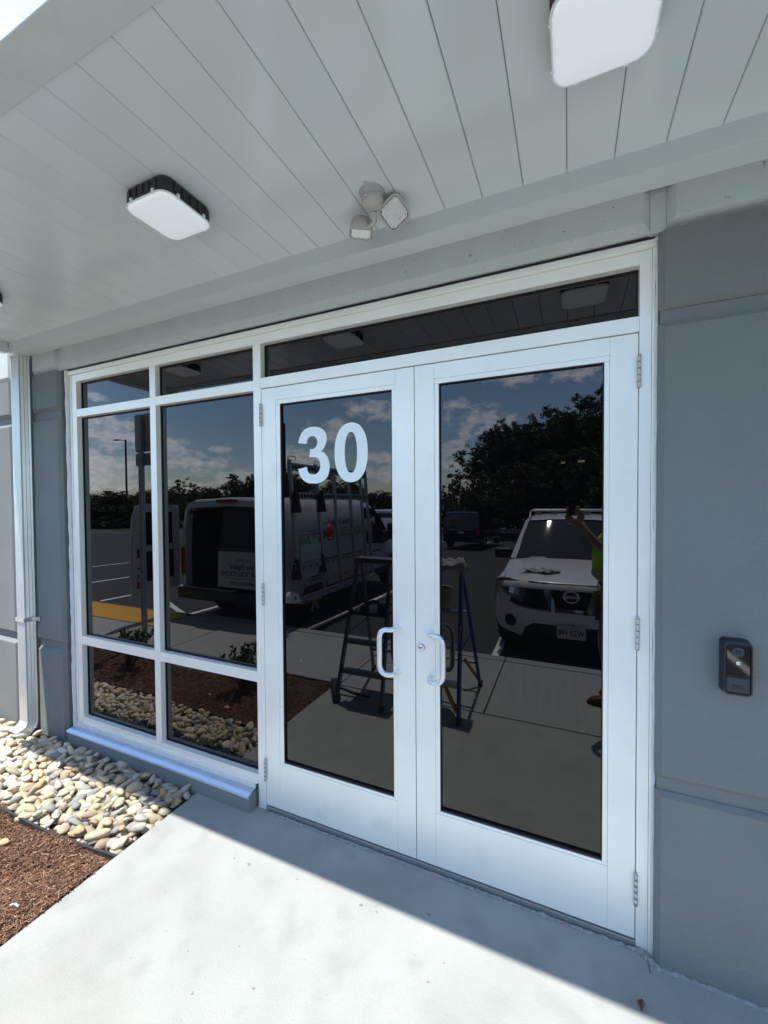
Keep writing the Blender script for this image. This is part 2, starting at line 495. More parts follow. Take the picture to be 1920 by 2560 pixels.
walk = thing('sidewalk', 'light grey broomed concrete walk and pavement along the kerb', 'sidewalk', kind='structure')
def slab(x0, x1, y0, y1, m=CONCW, g_=.006, z=-.02, name='slab'):
    MB().box((x0 + g_, y0 + g_, z - .13), (x1 - g_, y1 - g_, z), 0, .004).ob(name, m, walk)
# entry slab under the canopy
MB().prism([(-.486, .04), (-.486, -1.542), (5.2, -1.542), (5.2, .04)], -.16, -.02, 0, 'z').ob('entry_slab', CONC, walk)
MB().add([(-30, -2.9, -.045), (10, -2.9, -.045), (10, -1.2, -.045), (-30, -1.2, -.045)], [(0, 1, 2, 3)]).ob('joint_filler', JOINT, walk)
xs = [-.455, .94, 2.33, 3.72, 5.1, 6.5]
for a, b_ in zip(xs[:-1], xs[1:]):
    slab(a, b_, -2.79, -1.553)
    slab(a, b_, -2.94, -2.795, name='kerb_stone', m=CONC)
slab(-2.9, -.455, -2.79, -1.575)
slab(-2.9, -.455, -2.94, -2.795, name='kerb_stone', m=CONC)
for a, b_ in ((-3.9, -2.9), (-5.3, -3.9), (-6.7, -5.3), (-8.1, -6.7), (-9.5, -8.1), (-10.9, -9.5), (-12.3, -10.9), (-13.7, -12.3)):
    tact = -6.8 < (a + b_) / 2 < -3.9
    slab(a, b_, -2.13 if tact else -2.79, -1.25)
    if not tact: slab(a, b_, -2.94, -2.795, name='kerb_stone', m=CONC)
# yellow tactile plate with truncated domes
tp = MB().box((-6.69, -2.74, -.08), (-3.93, -2.14, -.016))
dm = MB()
for i in range(46):
    for j in range(10):
        cx, cy = -6.66 + i * .06, -2.71 + j * .06
        n = 6
        v = [(cx + .014 * math.cos(6.283 * k / n), cy + .014 * math.sin(6.283 * k / n), -.016) for k in range(n)] + [(cx + .009 * math.cos(6.283 * k / n), cy + .009 * math.sin(6.283 * k / n), -.011) for k in range(n)]
        dm.add(v, [(k, (k + 1) % n, (k + 1) % n + n, k + n) for k in range(n)] + [tuple(range(n, 2 * n))])
tpo = tp.ob('tactile_plate', YEL, walk)
dm.ob('dome_field', YEL, tpo, kind='stuff', fixn=False)
MB().add([(-6.9, -2.75, -.02), (-3.7, -2.75, -.02), (-3.7, -3.05, -.168), (-6.9, -3.05, -.168)], [(0, 1, 2, 3)]).ob('ramp_lip', CONC, walk)

# ------------------------------------------------------------------ planting bed: soil, chips, river stones
bed = thing('planting_bed', 'bark mulch bed beside the river stones', 'planting bed', kind='structure')
gx = np.linspace(-9.0, -.49, 90); gy = np.linspace(-1.57, .0, 22)
bz = lambda x, y: -.044 + .012 * np.sin(x * 5.1 + y * 3) + .01 * np.sin(x * 11 - y * 9)
vs = [(x, y if x > -2.9 else max(y, -1.25), float(bz(x, y))) for x in gx for y in gy]
ny = len(gy)
MB().add(vs, [(i * ny + j, (i + 1) * ny + j, (i + 1) * ny + j + 1, i * ny + j + 1) for i in range(len(gx) - 1) for j in range(ny - 1)], 0, True).ob('soil', SOIL, bed)
ed = MB()
ep = [(-9, -.66), (-3.5, -.63), (-1.47, -.612), (-.99, -.603), (-.76, -.585), (-.488, -.556)]
for (a, b_) in zip(ep[:-1], ep[1:]):
    a = Vector((*a, -.042)); b_ = Vector((*b_, -.042)); ed.bar(a, b_, .012, .052)
edging = ed.ob('bed_edging', EDGE, label='black plastic lawn edging between river stones and mulch', cat='edging')
def chips(n, xr, yr, name, small=1.):
    c = np.zeros((n, 3))
    c[:, 0] = rng.uniform(*xr, n); c[:, 1] = rng.uniform(*yr, n)
    c[:, 2] = bz(c[:, 0], c[:, 1]) + rng.uniform(.0, .024, n)
    L = rng.uniform(.006, .019, n) * small; Wd = rng.uniform(.0018, .0045, n) * small; H = rng.uniform(.001, .0025, n)
    yaw = rng.uniform(0, 6.283, n); pit = rng.normal(0, .28, n); rol = rng.normal(0, .5, n)
    cy, sy, cp, sp, cr, sr = np.cos(yaw), np.sin(yaw), np.cos(pit), np.sin(pit), np.cos(rol), np.sin(rol)
    ax = np.stack([cy * cp, sy * cp, sp], 1)
    ay = np.stack([-sy * cr - cy * sp * sr * 1, cy * cr - sy * sp * sr, cp * sr], 1)
    azv = np.cross(ax, ay)
    base = np.array([(-1, -.6, 0), (1, -.3, 0), (.9, .5, 0), (-.9, .7, 0), (-.8, 0, 1), (.85, 0, 1)])
    V = c[:, None, :] + base[None, :, 0, None] * (ax * L[:, None])[:, None, :] + base[None, :, 1, None] * (ay * Wd[:, None])[:, None, :] + base[None, :, 2, None] * (azv * H[:, None])[:, None, :]
    F = np.array([(0, 1, 5, 4), (1, 2, 5, 5), (2, 3, 4, 5), (3, 0, 4, 4)])
    faces = []
    for i in range(n):
        o = i * 6
        faces += [(o, o + 1, o + 5, o + 4), (o + 1, o + 2, o + 5), (o + 2, o + 3, o + 4, o + 5), (o + 3, o, o + 4)]
    me = bpy.data.meshes.new(name); me.from_pydata(V.reshape(-1, 3).tolist(), [], faces)
    me.materials.append(CHIP)
    return link(name, me, bed, kind='stuff')
chips(34000, (-1.75, -.49), (-1.56, -.592), 'mulch_chips')
chips(15000, (-4.2, -1.75), (-1.24, -.65), 'mulch_chips_beyond', 1.25)
# stones
def rock_mesh(k):
    bm = bmesh.new(); bmesh.ops.create_icosphere(bm, subdivisions=2, radius=1)
    r_ = random.Random(k)
    ph = [r_.uniform(0, 6) for _ in range(6)]
    pl = [(Vector([r_.gauss(0, 1) for _ in range(3)]).normalized(), r_.uniform(.50, .86)) for _ in range(7 if k % 3 else 11)]
    for v in bm.verts:
        c = v.co.copy()
        for nrm, d in pl:
            q = c.dot(nrm)
            if q > d: c -= nrm * (q - d) * .95
        c *= 1 + .07 * math.sin(c.x * 2.3 + ph[0]) + .07 * math.sin(c.y * 2.9 + ph[1]) + .05 * math.sin(c.z * 3.7 + ph[2])
        v.co = c
    me = bpy.data.meshes.new('stone'); bm.to_mesh(me); bm.free()
    me.polygons.foreach_set('use_smooth', [True] * len(me.polygons))
    me.materials.append(ROCKM)
    return me
rocks = [rock_mesh(k) for k in range(9)]
stones = thing('river_stone_strip', 'pale tan river stones along the foot of the window', 'river stones', (0, 0, 0), kind='structure')
placed = []
grid = {}
def try_place(x, y, r_, fact):
    gx_, gy_ = int(x // .06), int(y // .06)
    for i in range(gx_ - 2, gx_ + 3):
        for j in range(gy_ - 2, gy_ + 3):
            for (px_, py_, pr) in grid.get((i, j), ()):
                if (px_ - x) ** 2 + (py_ - y) ** 2 < ((pr + r_) * fact) ** 2:
                    return False
    grid.setdefault((gx_, gy_), []).append((x, y, r_))
    return True
def edge_y(x):
    for (a, b_) in zip(ep[:-1], ep[1:]):
        if a[0] <= x <= b_[0]: return a[1] + (b_[1] - a[1]) * (x - a[0]) / (b_[0] - a[0])
    return -.6
def fill(x0, x1, dens, zoff, fact, rmin, rmax, tries):
    for _ in range(tries):
        x = random.uniform(x0, x1)
        lo = edge_y(x) + .03
        y = random.uniform(lo, -.085 if x > -1.87 else -.10)
        r_ = random.uniform(rmin, rmax) * (1.25 if random.random() < .07 else 1)
        if x + r_ * .7 > -.495 or abs(x + 2.25) < .06 and y > -.15: continue
        if try_place(x, y, r_, fact):
            mound = .012 * math.cos((y + .32) * 4.5)
            placed.append((x, y, zoff + mound + random.uniform(-.006, .006), r_))
fill(-6.2, -.5, 1, -.030, .66, .027, .051, 15000)
grid.clear()
fill(-6.2, -.5, 1, -.052, .60, .018, .032, 9000)
grid.clear()
fill(-3.2, -.5, 1, -.002, 1.05, .022, .036, 1500)
placed.sort(key=lambda q: (Vector((q[0], q[1], 0)) - Vector((CAM.x, CAM.y, 0))).length - 30 * q[3] - (q[2] + .05) * 8)
rest = []
for i, (x, y, z, r_) in enumerate(placed):
    me = random.choice(rocks)
    yaw = random.gauss(.45, .75)
    sc = Vector((r_ * random.uniform(1.15, 1.85), r_ * random.uniform(.66, .92), r_ * random.uniform(.5, .8)))
    rot = Euler((random.gauss(0, .35), random.gauss(0, .3), yaw))
    if i < 300:
        o = link('stone', me, stones, (x, y, z)); o.scale = sc; o.rotation_euler = rot
    else:
        rest.append((me, Matrix.LocRotScale(Vector((x, y, z)), rot, sc)))
tv, tf = [], []
cachev = {m_.name: (np.array([v.co[:] for v in m_.vertices]), [tuple(p.vertices) for p in m_.polygons]) for m_ in rocks}
for me, mt in rest:
    va, fa = cachev[me.name]
    A = np.array(mt.to_3x3()); t_ = np.array(mt.translation)
    o = len(tv)
    tv.extend((va @ A.T + t_).tolist()); tf.extend([tuple(i + o for i in f) for f in fa])
me = bpy.data.meshes.new('small_stones'); me.from_pydata(tv, [], tf); me.materials.append(ROCKM)
me.polygons.foreach_set('use_smooth', [True] * len(me.polygons))
link('small_stones', me, stones, kind='stuff')
for nm, lab, x, y, s_ in (('loose_stone', 'single pale river stone lying alone on the mulch', -1.115, -.735, .03), ('loose_stone', 'small pale stone on the mulch near the second shrub', -1.45, -.86, .018)):
    o = link(nm, rocks[0], None, (x, y, -.02), lab, 'stone'); o.scale = (s_ * 1.3, s_ * .8, s_ * .6); o.rotation_euler = (0, 0, .4)
sc_ = MB().tube([(-.665, -.91, -.018), (-.645, -.9, -.012), (-.62, -.898, -.016), (-.605, -.89, -.014)], .006, 5, flat=.3)
sc_.ob('plastic_scrap', BLUEP, label='pale blue plastic scrap lying on the mulch', cat='litter')
MB().add([(1.82, -.24, -.012), (1.835, -.215, -.008), (1.83, -.19, -.016), (1.81, -.215, -.004)], [(0, 1, 2, 3), (0, 3, 2)]).ob('dry_leaf', DRYL, label='reddish dry leaf on the concrete near the right wall', cat='leaf')

# ------------------------------------------------------------------ wall
YF = -.05
wall = thing('building_wall', 'grey stucco wall with a light band and recessed grooves around the entrance', 'wall', (0, 0, 0), kind='structure')
def panel(x0, x1, z0, z1, m, ch=.02, name='wall_panel', yf=YF, sides=(1, 1, 1, 1)):
    """wall panel with chamfered front edges; sides = left, right, bottom, top"""
    l, r_, b_, t = [c * ch for c in sides]
    f = [(x0 + l, yf, z0 + b_), (x1 - r_, yf, z0 + b_), (x1 - r_, yf, z1 - t), (x0 + l, yf, z1 - t)]
    e = [(x0, yf + ch, z0), (x1, yf + ch, z0), (x1, yf + ch, z1), (x0, yf + ch, z1)]
    k = [(x0, .02, z0), (x1, .02, z0), (x1, .02, z1), (x0, .02, z1)]
    m_ = MB().add(f, [(0, 1, 2, 3)])
    m_.loft([f, e, k], closed=True, smooth=False)
    return m_.ob(name, m, wall)
ZS = ((-.12, .655), (.705, 2.40), (2.452, 2.735))
for i, (z0, z1) in enumerate(ZS):
    s_ = (1, 1, i > 0, 1 if i < 2 else 0)
    panel(1.889, 4.6, z0, z1, EIFSD, .017, sides=s_)
    panel(-2.19, -1.835, z0, z1, EIFSD, .022, sides=s_)
    panel(-6.5, -2.475, z0, z1, EIFSD, .025, sides=s_)
panel(-6.5, -2.475, 2.74, 6.2, EIFSL, .03)
panel(1.905, 4.6, 2.745, 3.2, EIFSL, .032)
panel(-2.19, -1.86, 2.745, 3.2, EIFSL, .03)
panel(-1.82, 1.867, 2.745, 3.2, EIFSL, .032)
MB().box((1.86, -.028, 2.74), (1.91, .02, 3.2)).ob('wall_groove', EIFSL, wall)
MB().box((-1.865, -.028, 2.74), (-1.815, .02, 3.2)).ob('wall_groove', EIFSL, wall)
b = MB()
b.box((1.895, -.028, -.12), (4.55, .3, 2.72)); b.box((-2.185, -.026, -.12), (-1.845, .3, 2.72)); b.box((-6.45, -.022, -.12), (-2.48, .3, 2.76))
b.ob('groove_backing', EIFSD, wall)
b = MB(); b.box((-2.55, -.012, -.12), (-2.17, .35, 3.2)); b.box((-6.5, .02, 2.72), (4.6, .4, 6.2))
b.ob('backing_wall', EIFSD, wall)
panel(-2.45, 5.6, 3.34, 6.2, EIFSL, .03)
MB().box((-6.5, -.12, 6.2), (5.6, .5, 6.32)).ob('coping', TRIM, wall)
MB().box((-6.5, .39, -.12), (5.6, 9, 6.15)).ob('building_mass', EIFSD, wall)
# low ledge under the windows
ledge = thing('window_ledge', 'low grey curb with a pale sloped cap under the left windows', 'ledge')
MB().box((-1.80, -.062, -.12), (-.075, .06, .076), 0, .002).ob('curb', LEDGEP, ledge)
lt = MB(); n = 40
rows = []
for (y, z) in ((-.067, .064), (-.067, .080), (.03, .100), (.03, .078)):
    rows.append([(-1.803 + i * (1.73) / n, y, z + random.uniform(-.0002, .0002)) for i in range(n + 1)])
lt.loft(rows, cap=(False, False)).ob('cap_flashing', LEDGET, ledge)
MB().box((-1.80, -.012, .088), (-.075, .004, .122), 0, .004).ob('sealant_bead', SEAL, ledge)

# ------------------------------------------------------------------ canopy
canopy = thing('canopy', 'grey metal soffit canopy over the entrance', 'canopy', (0, 0, 2.97), kind='structure')
ZC = 0.0
CX0, CX1, CY0, CY1 = -2.25, 5.0, -1.142, -.155
pitch = .1552
k0 = int(math.floor((CX0 - 1.5765) / pitch))
x = 1.5765 + pitch * k0
pm = None
while x < CX1:
    xa, xb = max(x, CX0), min(x + pitch, CX1)
    q = MB()
    c = .0035
    if xb - xa > .05:
        gA = xa + .0012; gB = xb - .0012
        prof = [(gA, .03), (gA, c), (gA + c, .0), (gB - c, .0), (gB, c), (gB, .03)]
        prof[-1] = (gB, .03)
        q.prism([(a, z) for a, z in prof], CY0 - .01, CY1 + .0, 0)
        q.ob('soffit_panel', SOFF, canopy)
    x += pitch
MB().box((CX0, CY0 - .02, .012), (CX1, CY1 + .02, .03)).ob('soffit_backing', GROOVE, canopy)
# trim box along the wall and along the left end
zb = 2.889 - 2.97
tr = MB()
tr.box((CX0 - .0, -.155, zb), (CX1, -.046, .05), 0, .0025)
tr.ob('wall_trim', TRIM, canopy)
MB().box((CX0 - .05, CY0 - .1, zb), (CX0, -.157, .05), 0, .0025).ob('end_trim', TRIM, canopy)
MB().box((CX0 - .15, -1.255, -.008), (CX1 + .2, CY0, .36), 0, .003).ob('front_fascia', EIFSB, canopy)
MB().box((CX0 - .15, CY0 + .002, -.03), (CX0 - .052, -.03, .36), 0, .003).ob('end_fascia', EIFSB, canopy)
MB().box((CX0 - .16, -1.265, .362), (CX1 + .2, -.04, .39)).ob('roof_cap', TRIM, canopy)
MB().box((CX0 - .1, CY0, .031), (CX1, -.04, .35)).ob('roof_deck', GROOVE, canopy)

# surface lights
def rrect(w, d, r_, n=5):
    pts = []
    for cx, cy, a0 in ((w / 2 - r_, d / 2 - r_, 0), (-w / 2 + r_, d / 2 - r_, 90), (-w / 2 + r_, -d / 2 + r_, 180), (w / 2 - r_, -d / 2 + r_, 270)):
        for k in range(n + 1):
            a = R(a0 + 90 * k / n)
            pts.append((cx + r_ * math.cos(a), cy + r_ * math.sin(a)))
    return pts
def ring(w, d, r_, z, n=5):
    return [(x_, y_, z) for x_, y_ in rrect(w, d, r_, n)]
def make_light(label, loc):
    t = thing('ceiling_light', label, 'light', loc, group='square surface lights under the canopy')
    b = MB()
    b.loft([ring(.222, .222, .035, -.001), ring(.232, .232, .038, -.012), ring(.236, .236, .04, -.056), ring(.236, .236, .04, -.060)], closed=True, cap=(True, True), smooth=False)
    for s_ in (-1, 1):
        for k in range(-2, 3):
            b.box((k * .036 - .004, s_ * .113, -.046), (k * .036 + .004, s_ * .121, -.014))
            b.box((s_ * .113, k * .036 - .004, -.046), (s_ * .121, k * .036 + .004, -.014))
    b.ob('housing', LFIX, t)
    l = MB()
    l.loft([ring(.228, .228, .042, -.0605), ring(.232, .232, .043, -.064), ring(.226, .226, .040, -.069), ring(.209, .209, .034, -.0715), ring(.12, .12, .02, -.0725)], closed=True, cap=(False, True))
    l.ob('lens', LENS, t)
    rr = MB().loft([ring(.237, .237, .044, -.0602), ring(.243, .243, .046, -.0615), ring(.243, .243, .046, -.0650), ring(.234, .234, .043, -.0655), ring(.232, .232, .042, -.0605)], closed=True)
    rr.ob('lens_rim', CLEARP, t)
    for s_, a in ((1, .06), (1, -.06), (-1, .06), (-1, -.06)):
        for ax in (0, 1):
            q = (a, s_ * .119) if ax == 0 else (s_ * .119, a)
            MB().box((q[0] - .006, q[1] - .005, -.066), (q[0] + .006, q[1] + .005, -.050), 0, .001).ob('clip', CLEARP, t)
    return t
L1 = make_light('square white lens light nearest the camera above the right door', (1.662, -.69, 2.97))
for lab, x in (('square white lens light in the middle of the canopy, left of the emergency lamp', .112), ('square white lens light at the far left end of the canopy', -1.50)):
    c = copy_tree(L1); c.location.x = x; c.location.y = -.664; c['label'] = lab

# twin-head emergency lamp
em = thing('emergency_light', 'beige twin-head emergency light on the canopy soffit above the door', 'emergency light', (.875, -.365, 2.97))
MB().lathe([(0, 0), (.052, 0), (.052, -.003), (.045, -.005), (.043, -.026), (.0, -.026)], (0, 0, 0)).ob('mounting_base', EMB2, em)
MB().box((-.007, -.064, -.006), (.007, -.05, 0), 0, .002).ob('lug', EMB2, em)
MB().lathe([(.043, -.025), (.045, -.031), (.042, -.044), (.032, -.056), (.017, -.062), (0, -.063)], (0, 0, 0)).ob('dome', EMB, em)
MB().box((-.008, -.047, -.046), (-.002, -.042, -.034), 0, .001).ob('slot', CHROME, em)
def lamp_head(c, d, size, roll):
    q = Vector(d).normalized().to_track_quat('Z', 'Y') @ Euler((0, 0, roll)).to_quaternion()
    def T_(rg): return [Vector(c) + q @ Vector(p) for p in rg]
    h = MB()
    h.loft([T_(ring(size * .30, size * .30, size * .149, -size * .62)), T_(ring(size * .66, size * .66, size * .32, -size * .54)), T_(ring(size * .90, size * .90, size * .38, -size * .34)), T_(ring(size, size, size * .30, -size * .04)), T_(ring(size, size, size * .28, .005)), T_(ring(size * .84, size * .84, size * .16, .006)), T_(ring(size * .82, size * .82, size * .16, -.002))], closed=True, cap=(True, False))
    o = h.ob('lamp_head', EMB, em)
    l = MB(); s_ = size * .8; nn = 11
    for i in range(nn):
        for j in range(nn):
            a = (-.5 + (i + .5) / nn) * s_; b_ = (-.5 + (j + .5) / nn) * s_
            if abs(a) + abs(b_) > s_ * .86: continue
            w_ = s_ / nn / 2 * .96
            vs = [Vector(c) + q @ Vector(p) for p in ((a - w_, b_ - w_, .0), (a + w_, b_ - w_, .0), (a + w_, b_ + w_, .0), (a - w_, b_ + w_, .0), (a, b_, .003 + random.uniform(0, .002)))]
            l.add(vs, [(0, 1, 4), (1, 2, 4), (2, 3, 4), (3, 0, 4)])
    l.ob('prismatic_lens', PRISM, o)
lamp_head((.070, .060, -.062), (.30, -.72, -.62), .108, R(40))
lamp_head((-.090, .078, -.088), (-.1, .12, -.98), .100, R(10))
MB().tube([(.0, .02, -.06), (-.012, .045, -.085)], .010, 10).tube([(-.012, .045, -.082), (-.05, .06, -.088)], .008, 10).ob('arm', EMB, em)
MB().tube([(.02, .02, -.045), (.05, .085, -.035)], .010, 10).ob('arm', EMB, em)

# ------------------------------------------------------------------ storefront frame
sf = thing('storefront_frame', 'white aluminium storefront frame with dark tinted windows around the doors', 'storefront')
GY = .04
def fr(name, x0, x1, z0, z1, y0=0., y1=.1, m=ALU, bev=.0015):
    return MB().box((x0, y0, z0), (x1, y1, z1), 0, bev).ob(name, m, sf)
fr('jamb', -1.762, -1.708, .125, 2.70)
fr('jamb', 1.832, 1.872, -.02, 2.70)
fr('mullion', -.922, -.868, .172, 2.648)
fr('mullion', -.058, -.003, -.02, 2.648)
fr('head', -1.708, 1.832, 2.649, 2.70)
fr('transom_bar', -1.7075, -.9225, 2.391, 2.447)
fr('transom_bar', -.8675, -.0585, 2.391, 2.447)
fr('transom_bar', -.0025, 1.8315, 2.397, 2.456)
fr('transom_bar', -1.7075, -.9225, .714, .776)
fr('transom_bar', -.8675, -.0585, .714, .776)
fr('sill', -1.7075, -.0585, .122, .171)
fr('sill_lip', -1.7075, -.0585, .120, .134, -.008, -.0005)
fr('head_receptor', -1.806, 1.884, 2.7015, 2.716, -.016, .1)
fr('head_receptor', -1.806, 1.884, 2.717, 2.733, -.008, .1, bev=.004)
fr('jamb_receptor', 1.873, 1.881, -.02, 2.70, -.006, .1)
fr('jamb_receptor', -1.776, -1.763, .10, 2.70, -.006, .1)
# wobbly sealant beads
def bead(p0, p1, r_, nm='sealant_bead', m=SEAL, amp=.003, par=sf, n=46):
    p0, p1 = Vector(p0), Vector(p1)
    pts = [p0.lerp(p1, i / n) + Vector((random.uniform(-1, 1), random.uniform(-.5, .5), random.uniform(-1, 1))) * amp * .5 for i in range(n + 1)]
    return MB().tube(pts, [r_ * random.uniform(.85, 1.18) for _ in pts], 8).ob(nm, m, par)
bead((1.887, -.006, -.02), (1.887, -.006, 2.735), .007)
bead((-1.797, -.006, .08), (-1.797, -.006, 2.735), .017, amp=.004)
bead((-1.8, -.004, 2.739), (1.88, -.004, 2.739), .005, m=BLACK, amp=.001)
for (x0, x1, z0, z1) in ((-1.708, -.922, 2.447, 2.649), (-.868, -.058, 2.447, 2.649), (-1.708, -.922, .776, 2.391), (-.868, -.058, .776, 2.391), (-1.708, -.922, .171, .714), (-.868, -.058, .171, .714), (-.003, 1.832, 2.456, 2.649)):
    p_ = MB().box((x0 + .0015, GY, z0 + .0015), (x1 - .0015, GY + .006, z1 - .0015)).ob('glass_pane', GLASS, sf)
    gk = MB(); w_ = .007
    gk.box((x0 + .001, GY - .006, z0 + .001), (x0 + w_, GY - .0005, z1 - .001)); gk.box((x1 - w_, GY - .006, z0 + .001), (x1 - .001, GY - .0005, z1 - .001))
    gk.box((x0 + w_, GY - .006, z0 + .001), (x1 - w_, GY - .0005, z0 + w_)); gk.box((x0 + w_, GY - .006, z1 - w_), (x1 - w_, GY - .0005, z1 - .001))
    gk.ob('gasket', BLACK, p_)
MB().box((-1.76, .11, -.02), (1.88, .13, 2.72)).ob('interior_blackout', BLACK, sf)
# threshold and mortar
fr('threshold', -.002, 1.831, -.02, .006, -.004, .09, m=ALR)
bead((-.0, -.014, -.020), (1.84, -.014, -.020), .008, 'mortar_bead', MORT, .007, n=220)
bead((1.88, -.05, -.022), (3.4, -.060, -.024), .009, 'mortar_bead', MORT, .008, n=170)
bead((1.84, -.012, -.022), (1.90, -.056, -.022), .014, 'mortar_bead', MORT, .008, n=16)
MB().add([(1.868, -.052, -.0185), (1.871, -.052, -.0185), (1.871, -.085, -.0185), (1.868, -.085, -.0185)], [(0, 1, 2, 3)]).ob('pencil_mark', BLACK, sf)

# ------------------------------------------------------------------ doors
def make_door(label, x0, x1, hinge_x, mirror):
    d = thing('glass_door', label, 'door', (hinge_x, 0, 0))
    X = lambda v: v - hinge_x
    def bx(name, a, b_, z0, z1, y0=.001, y1=.045, m=DOORM, bev=.0012, par=d):
        return MB().box((X(a), y0, z0), (X(b_), y1, z1), 0, bev).ob(name, m, par)
    if mirror:
        sl_, sr_, gl, gr = 1.0125, 1.733, 1.034, 1.714
    else:
        sl_, sr_, gl, gr = .0965, .818, .124, .797
    bx('stile', x0, sl_, .012, 2.392); bx('stile', sr_, x1, .012, 2.392)
    bx('top_rail', sl_ + .0005, sr_ - .0005, 2.322, 2.392); bx('bottom_rail', sl_ + .0005, sr_ - .0005, .012, .268)
    bx('glazing_bead', sl_ + .0005, sr_ - .0005, 2.299, 2.3215, .004)
    bx('glazing_bead', sl_ + .0005, sr_ - .0005, .2685, .281, .004)
    bx('glazing_bead', sl_ + .0005, gl, .2815, 2.2985, .004); bx('glazing_bead', gr, sr_ - .0005, .2815, 2.2985, .004)
    p_ = bx('glass_pane', gl + .0005, gr - .0005, .2815, 2.2985, .02, .026, GLASS, 0)
    w_ = .004
    gk = MB()
    for a, b_, c, e in ((gl, gl + w_, .281, 2.299), (gr - w_, gr, .281, 2.299), (gl + w_, gr - w_, .281, .290), (gl + w_, gr - w_, 2.294, 2.299)):
        gk.box((X(a) + .0003, .008, c), (X(b_) - .0003, .0195, e))
    gk.ob('gasket', BLACK, p_)
    # hinges
    for zc in (2.245, 1.231, .218):
        h = MB()
        hx = .0 if not mirror else 0.0
        for k in range(5):
            z0 = zc - .062 + k * .0248
            h.lathe([(0, z0 + .0006), (.0075, z0 + .0006), (.0075, z0 + .0242), (0, z0 + .0242)], (hx, -.008, 0), n=12)
        h.lathe([(0, zc + .062), (.005, zc + .062), (.004, zc + .066), (0, zc + .066)], (hx, -.008, 0), n=10)
        h.box((hx - .006, -.003, zc - .06), (hx + .006, .0005, zc + .06))
        h.ob('hinge', HINGE, d)
    # pull handle: offset D pull
    hx = X(.828 if not mirror else .994)
    off = -.075 if not mirror else .075
    zt, zb_ = 1.139, .921
    P = [(hx, .004, zt), (hx, -.03, zt + .001)]
    def arc(p0, p1, p2, n=7):
        p0, p1, p2 = map(Vector, (p0, p1, p2))
        return [p0 * (1 - t) ** 2 + p1 * 2 * t * (1 - t) + p2 * t * t for t in [i / n for i in range(1, n + 1)]]
    P += arc((hx, -.03, zt), (hx + off * .1, -.06, zt), (hx + off * .45, -.062, zt))
    P += arc((hx + off * .45, -.062, zt), (hx + off, -.064, zt), (hx + off, -.064, zt - .05))
    P += [(hx + off, -.064, zb_ + .05)]
    P += arc((hx + off, -.064, zb_ + .05), (hx + off, -.064, zb_), (hx + off * .45, -.062, zb_))
    P += arc((hx + off * .45, -.062, zb_), (hx + off * .1, -.06, zb_), (hx, -.03, zb_))
    P += [(hx, .004, zb_)]
    MB().tube(P, .0125, 14).ob('pull_handle', HANDLE, d)
    return d, X
dl, XL = make_door('left glass door leaf with the white number 30', .0, .9125, -.001, False)
dr, XR = make_door('right glass door leaf with the key lock', .9165, 1.829, 1.831, True)
lk = MB().lathe([(0, 0), (.020, 0), (.0195, -.004), (.016, -.006), (.0155, -.010), (.011, -.0135), (0, -.0135)], (XR(.946), 0.001, 1.055), (0, 1, 0), 24)
lock = lk.ob('lock_cylinder', CHROME, dr)
MB().box((XR(.946) - .0012, -.0155, 1.049), (XR(.946) + .0012, -.0138, 1.061)).ob('keyway', BLACK, lock)
three = [(.235, 2.076), (.241, 2.098), (.252, 2.121), (.273, 2.144), (.302, 2.156), (.335, 2.158), (.367, 2.152), (.394, 2.138), (.412, 2.116), (.416, 2.093), (.413, 2.069), (.401, 2.043), (.381, 2.023), (.401, 2.015), (.42, 1.992), (.431, 1.962), (.432, 1.935), (.427, 1.905), (.411, 1.879), (.387, 1.863), (.355, 1.854), (.327, 1.854), (.294, 1.858), (.266, 1.873), (.245, 1.898), (.233, 1.935), (.289, 1.944), (.295, 1.92), (.307, 1.907), (.327, 1.902), (.348, 1.905), (.365, 1.917), (.374, 1.937), (.374, 1.961), (.365, 1.982), (.349, 1.993), (.329, 1.996), (.307, 1.995), (.311, 2.039), (.333, 2.039), (.349, 2.05), (.358, 2.07), (.356, 2.088), (.346, 2.102), (.33, 2.109), (.311, 2.107), (.297, 2.094), (.289, 2.069)]
corner3 = {0, 12, 25, 26, 37, 38, 47}
sm3 = []
N3 = len(three)
for i in range(N3):
    p0, p1, p2, p3 = [Vector(three[(i + k) % N3]) for k in (-1, 0, 1, 2)]
    if i in corner3: p0 = p1 * 2 - p2
    if (i + 1) % N3 in corner3: p3 = p2 * 2 - p1
    for t in (0, .25, .5, .75):
        sm3.append(tuple(.5 * ((2 * p1) + (p2 - p0) * t + (2 * p0 - 5 * p1 + 4 * p2 - p3) * t * t + (3 * p1 - p0 - 3 * p2 + p3) * t ** 3)))
MB().prism([(XL(a), b_) for a, b_ in sm3], .0185, .0197).ob('numeral', WHITE, dl, label='white adhesive numeral 3')
N0 = 56
def se(cx, cz, a, b_, n_, k):
    t = 2 * math.pi * k / N0
    c, s_ = math.cos(t), math.sin(t)
    return (XL(cx + a * math.copysign(abs(c) ** (2 / n_), c)), cz + b_ * math.copysign(abs(s_) ** (2 / n_), s_))
o_ = [se(.561, 2.008, .097, .153, 2.25, k) for k in range(N0)]
i_ = [se(.561, 2.008, .036, .105, 2.3, k) for k in range(N0)]
z0m = MB().loft([[(a, .0185, z) for a, z in o_], [(a, .0185, z) for a, z in i_], [(a, .0197, z) for a, z in i_], [(a, .0197, z) for a, z in o_], [(a, .0185, z) for a, z in o_]], closed=True, smooth=False)
z0m.ob('numeral', WHITE, dl, label='white adhesive numeral 0')
for a, b_, z in ((1.557, 1.572, 1.905), (1.620, 1.646, 1.908)):
    MB().box((XR(a), .0188, z), (XR(b_), .0198, z + .008)).ob('tape_strip', TAPE, dr)

